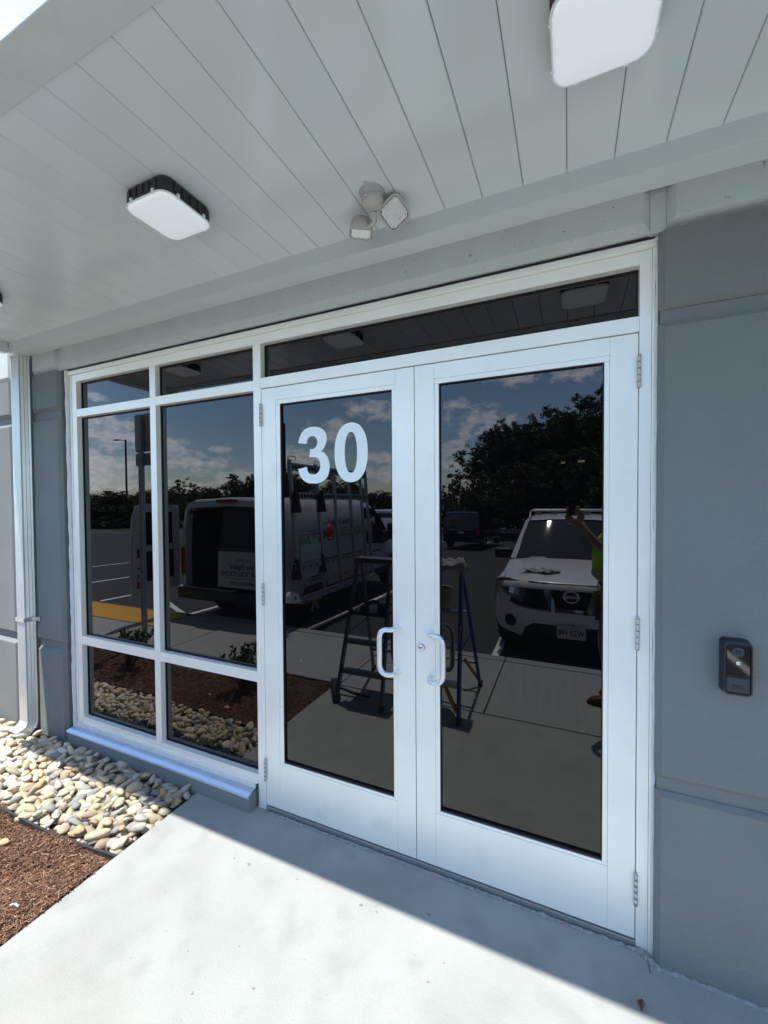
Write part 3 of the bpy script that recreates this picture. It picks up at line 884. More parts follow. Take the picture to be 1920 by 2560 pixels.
# ------------------------------------------------------------------ intercom reader on the right wall
rd = thing('door_intercom', 'dark wall-mounted door camera reader on the right wall', 'intercom', (2.115, YF, 1.172))
def rr2(w, h, r_, y, dx=0, dz=0, n=4): return [(x_ + dx, y, z_ + dz) for x_, z_ in rrect(w, h, r_, n)]
MB().loft([rr2(.082, .19, .012, 0), rr2(.082, .19, .012, -.012), rr2(.078, .182, .014, -.048), rr2(.070, .172, .012, -.050), rr2(.066, .166, .010, -.045)], closed=True, cap=(True, False), smooth=False).ob('housing', READER, rd)
MB().box((-.033, -.046, -.028), (.033, -.040, .083), 0, .002).ob('front_glass', READERF, rd)
MB().box((-.033, -.047, -.083), (.033, -.040, -.030), 0, .003).ob('lower_face', READERL, rd)
MB().box((-.016, -.0485, -.068), (.016, -.0468, -.056), 0, .001).ob('call_button', READER, rd)
ln = MB().lathe([(.017, -.001), (.016, .003), (.0075, .002), (.006, -.0005)], (0, -.046, .058), (0, -1, 0), 20).ob('camera_ring', READERL, rd)
MB().lathe([(0, .003), (.0045, .0022), (.0055, 0)], (0, -.046, .058), (0, -1, 0), 14).ob('camera_lens', READERF, rd)
MB().lathe([(.007, 0), (.0068, .002), (.005, .003), (.0035, .001), (0, .0022)], (.0, -.046, .020), (0, -1, 0), 14).ob('sensor', CHROME, rd)

# ------------------------------------------------------------------ downspout
ds = thing('downspout', 'bare corrugated aluminium downspout left of the windows', 'downspout', (-2.255, -.085, 0))
def ds_ring(c, ax_r, ax_f, w=.106, d=.07):
    prof = []
    n = 6
    pts2 = [(-w / 2, d / 2), (-w / 2, -d / 2)]
    for k in range(n):
        a = -w / 2 + w * (k + .25) / n; b_ = -w / 2 + w * (k + .75) / n
        pts2 += [(a, -d / 2), ((a + b_) / 2, -d / 2 + .006)]
    pts2 += [(w / 2, -d / 2)]
    for k in range(3):
        a = -d / 2 + d * (k + .3) / 3; b_ = -d / 2 + d * (k + .8) / 3
        pts2 += [(w / 2, a), (w / 2 - .005, (a + b_) / 2)]
    pts2 += [(w / 2, d / 2)]
    c = Vector(c)
    return [c + Vector(ax_r) * p_[0] + Vector(ax_f) * p_[1] for p_ in pts2]
MB().loft([ds_ring((0, 0, z), (1, 0, 0), (0, 1, 0)) for z in (.075, .8, 1.6, 2.875)], closed=True, smooth=False).ob('pipe', GALV, ds)
MB().loft([ds_ring((0, 0, z), (1, 0, 0), (0, 1, 0), .113, .077) for z in (2.868, 2.888)], closed=True, smooth=False, cap=(False, True)).ob('top_collar', GALV, ds)
dirs = []
el_rings = []
dv = Vector((.10, -.995, 0)).normalized()
for i, a in enumerate((0, 20, 40, 58, 72)):
    ar = R(a)
    f = Vector((0, 0, 1)).lerp(-dv, 0)
    t = Vector((0, 0, -1)) * math.cos(ar) + dv * math.sin(ar)
    nrm = (Vector((0, 0, -1)) * math.sin(ar) * -1 + dv * math.cos(ar)) * -1
    c = Vector((0, 0, .085)) + Vector((0, 0, -1)) * .075 * math.sin(ar) + dv * .075 * (1 - math.cos(ar))
    el_rings.append(ds_ring(c, (1, 0, 0), nrm, .112, .076))
c_end = c + t * .05
el_rings.append(ds_ring(c_end, (1, 0, 0), nrm, .112, .076))
MB().loft(el_rings, closed=True, smooth=False).ob('elbow', GALV, ds)
st = MB()
pp = [(-.058, .03), (-.058, -.042), (.058, -.042), (.059, .02), (.10, .028), (.128, .030)]
for a, b_ in zip(pp[:-1], pp[1:]):
    st.add([(a[0], a[1], .855), (b_[0], b_[1], .855), (b_[0], b_[1], .885), (a[0], a[1], .885)], [(0, 1, 2, 3)])
sto = st.ob('strap', FOIL, ds, fixn=False)
sm_ = sto.modifiers.new('thick', 'SOLIDIFY'); sm_.thickness = .003; sm_.offset = 1

# ------------------------------------------------------------------ shrubs
def leaf_mesh(name, centers, dirs_, L, Wd, mat_):
    """pointed folded leaves: n leaves of 4 triangles"""
    n = len(centers)
    C_ = np.array(centers); D = np.array(dirs_); D /= np.linalg.norm(D, axis=1)[:, None] + 1e-9
    rv = rng.normal(size=(n, 3)); Sx = np.cross(D, rv); Sx /= np.linalg.norm(Sx, axis=1)[:, None] + 1e-9
    Nn = np.cross(Sx, D)
    L = L * rng.uniform(.7, 1.25, n); Wv = Wd * rng.uniform(.7, 1.2, n)
    V = np.stack([C_, C_ + D * (L * .5)[:, None] + Sx * (Wv * .5)[:, None], C_ + D * L[:, None], C_ + D * (L * .5)[:, None] - Sx * (Wv * .5)[:, None], C_ + D * (L * .5)[:, None] + Nn * (Wv * -.18)[:, None]], 1)
    F = (np.arange(n)[:, None, None] * 5 + np.array([(0, 1, 4), (1, 2, 4), (2, 3, 4), (3, 0, 4)])[None]).reshape(-1, 3)
    me = bpy.data.meshes.new(name)
    me.from_pydata(V.reshape(-1, 3).tolist(), [], F.tolist())
    me.materials.append(mat_)
    return me
def shrub(label, loc, h, w, n_st=26):
    t = thing('shrub', label, 'shrub', loc, group='young shrubs in the mulch bed')
    stm = MB(); cs, dd = [], []
    for _ in range(n_st):
        a = random.uniform(0, 6.283); rr_ = random.uniform(.1, 1) * w / 2
        top = Vector((math.cos(a) * rr_, math.sin(a) * rr_, h * random.uniform(.55, 1)))
        base = top * .12; base.z = -.02
        mid = base.lerp(top, .5) + Vector((0, 0, -.02))
        stm.tube([base, mid, top], [.004, .003, .0015], 5)
        for k in range(34):
            f = random.uniform(.35, 1.02) ** .7
            c = mid.lerp(top, f) if f > .3 else base.lerp(mid, f)
            an = random.uniform(0, 6.283)
            cs.append(c[:]); dd.append((math.cos(an) * .8, math.sin(an) * .8, random.uniform(.3, 1.3)))
    stm.ob('stems', BARK, t)
    link('foliage', leaf_mesh('foliage', cs, dd, .048, .018, LEAFS), t)
shrub('dark leafy shrub at the foot of the sign post', (-2.85, -1.03, -.04), .40, .6)
shrub('leafy shrub in the mulch nearest the concrete walk', (-1.22, -1.12, -.04), .44, .5)
shrub('leafy shrub farther left along the bed', (-4.6, -1.0, -.04), .40, .55)

# ------------------------------------------------------------------ sign post (seen from the back)
sp = thing('sign_post', 'perforated steel sign post with two plates seen from behind', 'sign', (-3.46, -1.67, -.03))
MB().box((-.026, -.026, 0), (.026, .026, 2.93), 0, .003).ob('post', STEELG, sp)
hm = MB()
for k in range(112):
    z = .06 + k * .0254
    for sx in (-1, 1):
        hm.box((sx * .0262, -.005, z), (sx * .0268, .005, z + .010))
    hm.box((-.005, .0262, z), (.005, .0268, z + .010))
hm.ob('post_holes', BLACK, sp, kind='stuff', fixn=False)
def plate(z0, z1, w):
    pts = [(a, b_ + (z0 + z1) / 2) for a, b_ in rrect(w, z1 - z0, .035)]
    return MB().prism(pts, -.031, -.028).ob('sign_plate', STEELG, sp)
plate(2.46, 2.95, .31); plate(2.28, 2.44, .30)
for z in (2.52, 2.88, 2.36):
    MB().lathe([(0, 0), (.008, 0), (.008, -.006), (0, -.006)], (0, .0265, z), (0, -1, 0), 8).ob('bolt', STEELG, sp)

# ------------------------------------------------------------------ step ladders
def ladder(name, label, loc, rz_, H, wb, wt, depth, m_rail, m_step, steps, tray=None, cap_m=None, rail_w=.06):
    t = thing(name, label, 'ladder', loc, rz_)
    fy = lambda z: depth / 2 * (1 - z / H) + .035
    hw = lambda z: (wb + (wt - wb) * z / H) / 2
    for s_ in (-1, 1):
        MB().bar((s_ * hw(0), fy(0), 0), (s_ * hw(H), fy(H), H - .04), .022, rail_w, up=(0, 1, 0)).ob('front_rail', m_rail, t)
        MB().bar((s_ * hw(0) * .92, -fy(0), 0), (s_ * hw(H) * .92, -fy(H) + .02, H - .05), .022, rail_w * .7, up=(0, 1, 0)).ob('rear_rail', m_rail, t)
        for yy, k in ((fy(0), 1), (-fy(0), .92)):
            MB().box((s_ * hw(0) * k - .017, yy - .03, 0), (s_ * hw(0) * k + .017, yy + .03, .045), 0, .004).ob('foot', PLAST, t)
        MB().bar((s_ * (hw(H * .45) + .012), fy(H * .45), H * .45), (s_ * (hw(H * .45) * .92 + .012), -fy(H * .45), H * .48), .004, .018).ob('spreader', m_rail, t)
    for z in steps:
        MB().box((-hw(z) + .012, fy(z) - .06, z - .03), (hw(z) - .012, fy(z) + .018, z), 0, .003).ob('step', m_step, t)
    for z in (H * .2, H * .62):
        MB().box((-hw(z) * .9, -fy(z) - .012, z - .012), (hw(z) * .9, -fy(z) + .012, z + .012), 0, .002).ob('rear_brace', m_step if cap_m is None else ALR, t)
    MB().box((-hw(H) - .03, -.065, H - .05), (hw(H) + .03, .065, H), 0, .012).ob('top_cap', cap_m or m_step, t)
    if cap_m:
        MB().bar((-hw(0) * .9, -fy(0) + .01, .05), (-hw(.3), -fy(.3), .27), .02, .03).ob('corner_brace', cap_m, t)
        MB().bar((hw(0) * .9, -fy(0) + .01, .05), (hw(.3) * .3, -fy(.3), .27), .02, .03).ob('corner_brace', cap_m, t)
        MB().bar((hw(0) * .9, fy(0) - .02, .08), (hw(.3) * .3, fy(.3), .27), .02, .03).ob('corner_brace', cap_m, t)
    if tray:
        MB().box((-hw(tray) - .0, -.20, tray - .03), (hw(tray) + .0, fy(tray) + .03, tray), 0, .006).ob('tray', PLAST, t)
    return t
lad1 = ladder('step_ladder', 'grey metal step ladder with a black tool tray behind the left door', (-.085, -1.63, -.02), R(-1), 1.25, .44, .33, .70, LADG, LADG, (.27, .52), tray=.77, rail_w=.048)
tg = 'tools on the grey ladder tray'
bt = MB().lathe([(0, 0), (.045, 0), (.047, .06), (.04, .07), (0, .07)], (.02, -1.55, .752)).ob('blue_tub', NAVY, label='small dark blue tub on the ladder tray', cat='tub', group=tg)
MB().tube([(.06, -1.53, .765), (.08, -1.58, .80), (.04, -1.62, .84)], .008, 8).ob('screwdriver', LADY, label='orange handled screwdriver leaning on the tub', cat='tool', group=tg)
dg = MB().box((-.18, -1.57, .752), (-.12, -1.49, .80), 0, .01).tube([(-.15, -1.53, .80), (-.07, -1.55, .83), (-.02, -1.56, .82)], .018, 8)
dg.ob('power_drill', PLAST, label='black cordless drill lying on the ladder tray', cat='drill', group=tg)
lad2 = ladder('step_ladder', 'blue fibreglass step ladder with a yellow top cap by the right door', (.60, -1.70, -.02), R(3), 1.22, .42, .27, .70, LADB, ALR, (.28, .56, .84), cap_m=LADY, rail_w=.052)
text('lettering', 'WERNER', .06, WHITE, lad2, face_mat((.175, .22, .62), (0, .22, -1), (0, 1, .22)), label='white lettering WERNER on the blue rail')
bk = thing('bucket', 'beige bucket hanging at the top of the blue ladder', 'bucket', (.53, -1.72, .80))
MB().lathe([(0, 0), (.085, 0), (.10, .17), (.104, .17), (.10, .18), (.096, .17), (.08, .01)], (0, 0, 0), n=24).ob('pail', BUCKET, bk)
# crumpled cloths
def rag(name, label, loc, w, d, h, seed, sag=0., m=CLOTH, rz_=0., drape=None):
    r_ = random.Random(seed); n = 26
    ph = [r_.uniform(0, 6.28) for _ in range(8)]
    vs = []
    for i in range(n):
        for j in range(n):
            u, v = i / (n - 1) * 2 - 1, j / (n - 1) * 2 - 1
            edge = 1 + .14 * math.sin(math.atan2(v, u) * 3 + ph[5]) + .09 * math.sin(math.atan2(v, u) * 5 + ph[6])
            x_, y_ = u * w / 2 * edge, v * d / 2 * edge
            z = h * (.35 + .3 * math.sin(4 * u + 2 * v + ph[0]) + .25 * math.sin(7 * u - 5 * v + ph[1]) + .18 * math.sin(11 * v + 3 * u + ph[2]) + .12 * math.sin(15 * u + ph[3]))
            z = max(z, .002)
            if drape is not None:
                e = max(0, max(abs(x_) - drape[0], abs(y_) - drape[1]))
                k = e * .9
                z = z * (1 - min(1, e / .06) * .3) - k
                if e > 0:
                    x_ = math.copysign(min(abs(x_), drape[0] + e * .18 + .02), x_); y_ = math.copysign(min(abs(y_), drape[1] + e * .18 + .02), y_)
            vs.append((x_, y_, z))
    o = MB().add(vs, [(i * n + j, (i + 1) * n + j, (i + 1) * n + j + 1, i * n + j + 1) for i in range(n - 1) for j in range(n - 1)], 0, True).ob(name, m, label=label, cat='cloth', loc=loc)
    o.rotation_euler.z = rz_
    q = o.modifiers.new('t', 'SOLIDIFY'); q.thickness = .003; q.offset = 1
    return o
rag('rag', 'grey cloth draped over the blue ladder top', (.58, -1.71, 1.205), .40, .26, .06, 5, drape=(.15, .05))

# push broom lying on the slab
br = thing('broom', 'black push broom head lying on the concrete behind the grey ladder', 'broom', (-.40, -1.40, -.02), R(55))
MB().box((-.17, -.03, .04), (.17, .03, .065), 0, .006).ob('broom_block', PLAST, br)
MB().box((-.165, -.035, 0), (.165, .035, .04)).ob('bristles', RUB, br)
MB().tube([(0, 0, .065), (.12, -.16, .03), (.20, -.30, .02)], .013, 8).ob('handle', PLAST, br)

# ------------------------------------------------------------------ vehicles
def wheel(parent, c, r_, w, nm='wheel'):
    """wheel with its axle along x"""
    t = link(nm, None, parent, c)
    MB().lathe([(r_ * .62, -w / 2), (r_ * .93, -w / 2), (r_, -w * .32), (r_, w * .32), (r_ * .93, w / 2), (r_ * .62, w / 2), (r_ * .62, -w / 2)], (0, 0, 0), (1, 0, 0), 28).ob('tyre', RUB, t)
    rm = MB().lathe([(r_ * .63, -w / 2 + .01), (r_ * .58, -w * .1), (r_ * .58, w * .1), (r_ * .63, w / 2 - .01)], (0, 0, 0), (1, 0, 0), 24)
    for s_ in (-1, 1):
        for k in range(6):
            a = k * math.pi / 3
            rm.bar((s_ * w * .36, 0, 0), (s_ * w * .40, math.cos(a) * r_ * .6, math.sin(a) * r_ * .6), .05, .02, up=(1, 0, 0))
        rm.lathe([(0, 0), (r_ * .16, 0), (r_ * .16, .03), (0, .035)], (s_ * w * .36, 0, 0), (s_, 0, 0), 12)
    rm.ob('rim', RIM, t)
    return t

# --- white pickup with nose towards the building -----------------------------------
PX, PY, PZ = 1.615, -3.34, -.215
suv = thing('parked_pickup', 'white parked pickup truck with roof rack facing the doors', 'pickup truck', (PX, PY, PZ))
def front_u(x, z):
    """how far the front skin lies behind the foremost point"""
    ax = abs(x)
    u = .34 * (ax / .93) ** 3.0
    if z > .66: u += .10 * (z - .66) / .35
    if z < .48: u += .05 * (.48 - z) / .2
    return u
def resample(poly, step=.05):
    out = []
    for i in range(len(poly)):
        a = Vector(poly[i]); b_ = Vector(poly[(i + 1) % len(poly)])
        n = max(1, int((b_ - a).length / step))
        out += [tuple(a.lerp(b_, k / n)) for k in range(n)]
    return out
def fpatch(name, poly, off, m, parent=suv, thick=.03, mirror=False, label=None):
    """patch cut from the curved front: polygon in (x,z), pushed forward by off"""
    for sgn in ((1, -1) if mirror else (1,)):
        bm = bmesh.new()
        pl = resample([(sgn * a, b_) for a, b_ in poly])
        vv = [bm.verts.new((a, 0, b_)) for a, b_ in pl]
        f = bm.faces.new(vv)
        xs_ = [a for a, b_ in pl]
        bmesh.ops.triangulate(bm, faces=[f])
        # cut into strips so the patch can follow the curve
        x_ = math.floor(min(xs_) / .06) * .06
        while x_ < max(xs_):
            bmesh.ops.bisect_plane(bm, geom=bm.verts[:] + bm.edges[:] + bm.faces[:], plane_co=(x_, 0, 0), plane_no=(1, 0, 0), dist=1e-5)
            x_ += .06
        for v in bm.verts:
            v.co.y = -front_u(v.co.x, v.co.z) + off
        be = [e for e in bm.edges if e.is_boundary]
        r_ = bmesh.ops.extrude_edge_only(bm, edges=be)
        for v in [q for q in r_['geom'] if isinstance(q, bmesh.types.BMVert)]:
            v.co.y -= thick
        bmesh.ops.recalc_face_normals(bm, faces=bm.faces[:])
        me = bpy.data.meshes.new(name); bm.to_mesh(me); bm.free()
        me.materials.append(m)
        o = link(name, me, parent, label=label)
    return o
# dark carrier behind everything on the front
fpatch('grille_carrier', [(-.80, .36), (.80, .36), (.82, .6), (.74, .93), (-.74, .93), (-.82, .6)], -.045, PLAST, thick=.2)
fpatch('front_bumper', [(-.925, .60), (-.90, .44), (-.84, .345), (-.56, .30), (-.52, .42), (-.42, .50), (.42, .50), (.52, .42), (.56, .30), (.84, .345), (.90, .44), (.925, .60), (.92, .80), (.80, .73), (.60, .665), (.36, .655), (-.36, .655), (-.60, .665), (-.80, .73), (-.92, .80)], .0, VANW, thick=.12)
fpatch('bumper_pad', [(-.24, .642), (-.10, .642), (-.10, .652), (-.24, .652)], .01, WHITE, mirror=True)
fpatch('fog_lamp_recess', [(.70 + .075 * math.cos(a), .47 + .075 * math.sin(a)) for a in [k * math.pi / 8 for k in range(16)]], .004, PLAST, mirror=True)
fpatch('headlamp', [(.50, .955), (.52, .80), (.55, .72), (.66, .745), (.80, .80), (.855, .86), (.85, .965), (.72, .985)], -.012, LAMPL, mirror=True)
fpatch('fender_corner', [(.70, .965), (.86, .985), (.915, .93), (.925, .78), (.80, .70), (.70, .72)], -.03, VANW, mirror=True)
fpatch('lamp_reflector', [(.60, .94), (.60, .80), (.72, .81), (.74, .93)], -.006, CHROME, mirror=True, thick=.005)
for sgn in (1, -1):
    fpatch('grille_bar', [(sgn * .26, .985), (sgn * .33, .985), (sgn * .25, .70), (sgn * .22, .655), (sgn * .14, .655)], .012, CHROME, thick=.04)
    fpatch('grille_surround', [(sgn * .49, .965), (sgn * .46, .965), (sgn * .43, .70), (sgn * .46, .70)], .0, PLAST)
fpatch('lower_grille_bar', [(-.19, .672), (.19, .672), (.20, .705), (-.20, .705)], .01, CHROME)
fpatch('upper_grille_trim', [(-.48, .972), (.48, .972), (.48, .984), (-.48, .984)], .006, CHROME)
for k in range(5):
    fpatch('grille_slat', [(-.45, .725 + k * .045), (.45, .725 + k * .045), (.45, .735 + k * .045), (-.45, .735 + k * .045)], -.03, PLAST, thick=.01)
emb = MB()
rg = [[(.084 * math.cos(a) * s_, .02 + o_y, .855 + .073 * math.sin(a) * s_) for a in [2 * math.pi * k / 28 for k in range(28)]] for s_, o_y in ((1, 0), (1, .01), (.86, .014), (.80, .01), (.80, 0))]
emb.loft(rg, closed=True)
emb.box((-.095, .018, .842), (.095, .034, .870), 0, .003)
e_ = emb.ob('badge', CHROME, suv, label='round chrome badge with a crossbar')
text('badge_lettering', 'NISSAN', .026, PLAST, e_, face_mat((0, .0352, .856), (-1, 0, 0), (0, 0, 1)), .0005, squash=1.3)
# number plate
pl_ = MB().prism([(a, b_ + .445) for a, b_ in rrect(.305, .152, .012)], .035, .039).ob('number_plate', PLATEM, suv)
text('plate_lettering', 'W23\u00b7198', .092, NAVY, pl_, face_mat((0, .040, .440), (-1, 0, 0), (0, 0, 1)), .0006, squash=.80, heavy=.002)
text('plate_lettering', 'MASSACHUSETTS', .02, REDL, pl_, face_mat((0, .040, .505), (-1, 0, 0), (0, 0, 1)), .0004)
MB().box((-.12, -.02, .38), (.12, .034, .50)).ob('plate_bracket', PLAST, suv)
# hood, body sides, cabin
def hood_z(u, x):
    ax = abs(x) / .85
    z = .985 + .15 * min(1, u / 1.2) ** .8 - .045 * ax ** 3
    z += .018 * (1 if .30 < abs(x) < .55 else 0) * min(1, u * 2)
    return z
hr = []
for u in (0, .015, .06, .15, .35, .6, .9, 1.2, 1.34):
    row = []
    for k in range(-14, 15):
        x_ = k / 14 * .84
        z = hood_z(u, x_) - (.075 if u == 0 else (.03 if u == .015 else 0)) * 1
        yy = -front_u(x_, .97) * (1 - u / 1.4) - u + .03 * (u < .05)
        row.append((x_, yy + .01, z))
    hr.append(row)
MB().loft(hr).ob('hood', VANW, suv)
def side_w(u):
    return .915 - .06 * math.exp(-((u - 1.7) / .9) ** 2)
sd = MB()
for s_ in (-1, 1):
    rings = []
    for u in (.30, .45, .75, 1.25, 1.6, 2.2, 3.0, 3.8, 4.4, 5.1):
        w_ = side_w(u) if u > .4 else .90
        y_ = -u
        zb2 = .42 if not (.5 < u < 1.2 or 3.7 < u < 4.3) else .72
        rings.append([(s_ * (w_ - .02), y_, zb2), (s_ * w_, y_, zb2 + .08), (s_ * (w_ + .012), y_, .80), (s_ * w_, y_, .95), (s_ * (.85 if u > .8 else .84), y_, 1.10 if u > 1.3 else .955 + .12 * u / 1.3), (s_ * .80, y_, 1.13 if u > 1.3 else .96 + .12 * u / 1.3)])
    sd.loft(rings)
sd.ob('body_side', VANW, suv)
def cab(u, z, w_):
    return [(-w_, -u, z), (w_, -u, z)]
cb = MB()
# roof
rf = []
for u, z, w_ in ((2.02, 1.665, .60), (2.12, 1.70, .62), (2.6, 1.735, .63), (3.4, 1.73, .62), (3.75, 1.70, .60)):
    rf.append([(-w_ - .07, -u, z - .06), (-w_, -u, z - .01), (-w_ * .5, -u, z + .01), (0, -u, z + .015), (w_ * .5, -u, z + .01), (w_, -u, z - .01), (w_ + .07, -u, z - .06)])
cb.loft(rf)
for s_ in (-1, 1):
    cb.bar((s_ * .80, -1.28, 1.10), (s_ * .655, -2.08, 1.63), .07, .05, up=(0, 1, 0))
    cb.bar((s_ * .80, -2.6, 1.10), (s_ * .68, -2.6, 1.66), .06, .08, up=(0, 1, 0))
    cb.bar((s_ * .80, -3.8, 1.10), (s_ * .66, -3.7, 1.66), .06, .14, up=(0, 1, 0))
cb.ob('cab_roof', VANW, suv)
ws = []
for t in [i / 8 for i in range(9)]:
    u = 1.28 + .77 * t; z = 1.125 + .535 * t; w_ = .775 - .145 * t
    ws.append([(w_ * k / 8, -u - .06 * (k / 8) ** 2 + .04, z + .0) for k in range(-8, 9)])
MB().loft(ws).ob('windshield', DARKG, suv)
MB().loft([[(x_, -1.25 - .06 * (x_ / .78) ** 2 + .03, 1.115) for x_ in np.linspace(-.8, .8, 9)], [(x_, -1.36, 1.14) for x_ in np.linspace(-.8, .8, 9)]]).ob('cowl', PLAST, suv)
for x0_ in (.15, -.35):
    MB().tube([(x0_, -1.27, 1.145), (x0_ + .3, -1.31, 1.165), (x0_ + .48, -1.36, 1.175)], .008, 6).ob('wiper', PLAST, suv)
gl_ = MB()
for s_ in (-1, 1):
    gl_.add([(s_ * .80, -1.4, 1.12), (s_ * .80, -3.75, 1.12), (s_ * .67, -3.6, 1.66), (s_ * .67, -2.15, 1.66)], [(0, 1, 2, 3)])
gl_.add([(-.78, -3.82, 1.12), (.78, -3.82, 1.12), (.63, -3.72, 1.66), (-.63, -3.72, 1.66)], [(0, 1, 2, 3)])
gl_.ob('side_glass', DARKG, suv)
MB().box((-.80, -3.8, .45), (.80, -1.3, 1.10)).ob('cab_floor', INTER, suv)
MB().box((-.86, -5.25, .55), (.86, -5.1, 1.1), 0, .02).ob('tailgate', VANW, suv)
MB().box((-.84, -5.1, .5), (.84, -3.85, .62)).ob('cargo_bed', PLAST, suv)
MB().box((-.035, -1.97, 1.585), (-.0, -1.93, 1.62)).ob('sticker', WHITE, suv)
for s_ in (-1, 1):
    m_ = MB().box((s_ * .99 - .14, -1.72, 1.06), (s_ * .99 + .14, -1.60, 1.22), 0, .04).bar((s_ * .84, -1.62, 1.10), (s_ * 1.0, -1.65, 1.10), .05, .04)
    m_.ob('side_mirror', PLAST, suv)
rk = MB()
for s_ in (-1, 1):
    rk.tube([(s_ * .62, -2.05, 1.70), (s_ * .62, -2.2, 1.80), (s_ * .62, -3.4, 1.82), (s_ * .62, -3.6, 1.74)], .016, 8)
for u in (2.3, 2.85, 3.3):
    rk.tube([(-.62, -u, 1.81), (.62, -u, 1.81)], .014, 8)
for x_ in (-.5, -.25, .25, .5):
    rk.box((x_ - .05, -2.26, 1.745), (x_ + .05, -2.22, 1.80))
rk.ob('roof_rack', ALR, suv)
for s_ in (-1, 1):
    for u in (.86, 4.0):
        wheel(suv, (s_ * .79, -u, .365), .365, .24)
MB().box((-.6, -5.0, .30), (.6, -.25, .50)).ob('underbody', PLAST, suv)
rag('rag', 'grey rag lying on the white pickup hood', (PX - .37, PY - .52, PZ + 1.055), .42, .26, .035, 12, rz_=R(14))

# --- van with open rear door, glass rack on its side -------------------------------
VX, VY, VZ = -3.30, -2.97, -.21
van = thing('work_van', 'white work van with an open rear door and glass rack backed to the kerb', 'van', (VX, VY, VZ))
def vring(u, w_, ztop, zbot=.42, inset=0.):
    r_ = .16
    pts = [(-w_ + .03, zbot), (-w_, zbot + .12), (-w_, 1.15), (-w_ + .035, 1.6), (-w_ + .09, ztop - .17), (-w_ + .17, ztop - .05), (-w_ + .3, ztop), (0, ztop + .03)]
    pts = pts + [(-a, b_) for a, b_ in pts[::-1][1:]]
    return [(a * (1 - inset), -u, b_ - inset * .6) for a, b_ in pts]
HW = 1.03
vb = MB()
vb.loft([vring(u, w_, z) for u, w_, z in ((0, HW - .03, 1.99), (.08, HW, 2.03), (1.2, HW, 2.04), (2.4, HW, 2.04), (3.0, HW, 2.02), (3.35, HW - .01, 1.97))])
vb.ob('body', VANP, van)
MB().loft([vring(u, HW - .03, 1.98, .5, .05) for u in (.03, 1.5, 3.2)], cap=(False, False)).add([(-.9, -3.2, .45), (.9, -3.2, .45), (.9, -3.2, 1.9), (-.9, -3.2, 1.9)], [(0, 1, 2, 3)]).add([(-.95, -.02, .56), (.95, -.02, .56), (.95, -3.2, .56), (-.95, -3.2, .56)], [(0, 1, 2, 3)]).ob('load_bay', INTER, van)
# cab nose
vn = MB()
rg = []
for u, zt, w_, zs in ((3.35, 1.97, HW - .01, 1.15), (3.7, 1.78, HW - .02, 1.15), (4.05, 1.42, HW - .04, 1.14), (4.35, 1.13, HW - .06, 1.08), (4.8, 1.0, HW - .12, .95), (5.1, .78, HW - .24, .7), (5.16, .5, HW - .3, .5)):
    pts = [(-w_ + .03, .38), (-w_, .55), (-w_, min(zs, zt - .1)), (-w_ + .06 + .1 * (zt > 1.2), zt - .10), (-w_ + .2, zt - .02), (0, zt + .02)]
    pts = pts + [(-a, b_) for a, b_ in pts[::-1][1:]]
    rg.append([(a, -u, b_) for a, b_ in pts])
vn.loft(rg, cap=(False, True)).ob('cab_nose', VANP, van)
for s_ in (-1, 1):
    MB().add([(s_ * (HW + .006), -2.75, 1.12), (s_ * (HW + .006), -3.75, 1.05), (s_ * (HW - .005), -4.15, 1.12), (s_ * (HW - .07), -3.75, 1.58), (s_ * (HW - .075), -3.35, 1.84), (s_ * (HW - .06), -2.80, 1.86)], [(0, 1, 2, 3, 4, 5)]).ob('door_window', DARKG, van)
    MB().box((s_ * (HW + .17) - .08, -3.82, 1.13), (s_ * (HW + .17) + .08, -3.70, 1.50), 0, .03).bar((s_ * HW, -3.72, 1.2), (s_ * (HW + .1), -3.76, 1.2), .04, .06).ob('side_mirror', PLAST, van)
    for u in (.95, 4.25):
        wheel(van, (s_ * (HW - .12), -u, .35), .35, .22)
        MB().prism([(-u - .42 * math.cos(a), .36 + .42 * math.sin(a)) for a in [k * math.pi / 10 for k in range(11)]], s_ * (HW + .004), s_ * (HW + .008), axis='x').ob('wheel_arch', PLAST, van)
    MB().box((s_ * (HW + .003), -4.0, .38), (s_ * (HW + .012), -.1, .52)).ob('side_skirt', PLAST, van)
MB().add([(-.85, -4.33, 1.14), (.85, -4.33, 1.14), (.72, -3.45, 1.93), (-.72, -3.45, 1.93)], [(0, 1, 2, 3)]).ob('windshield', DARKG, van)
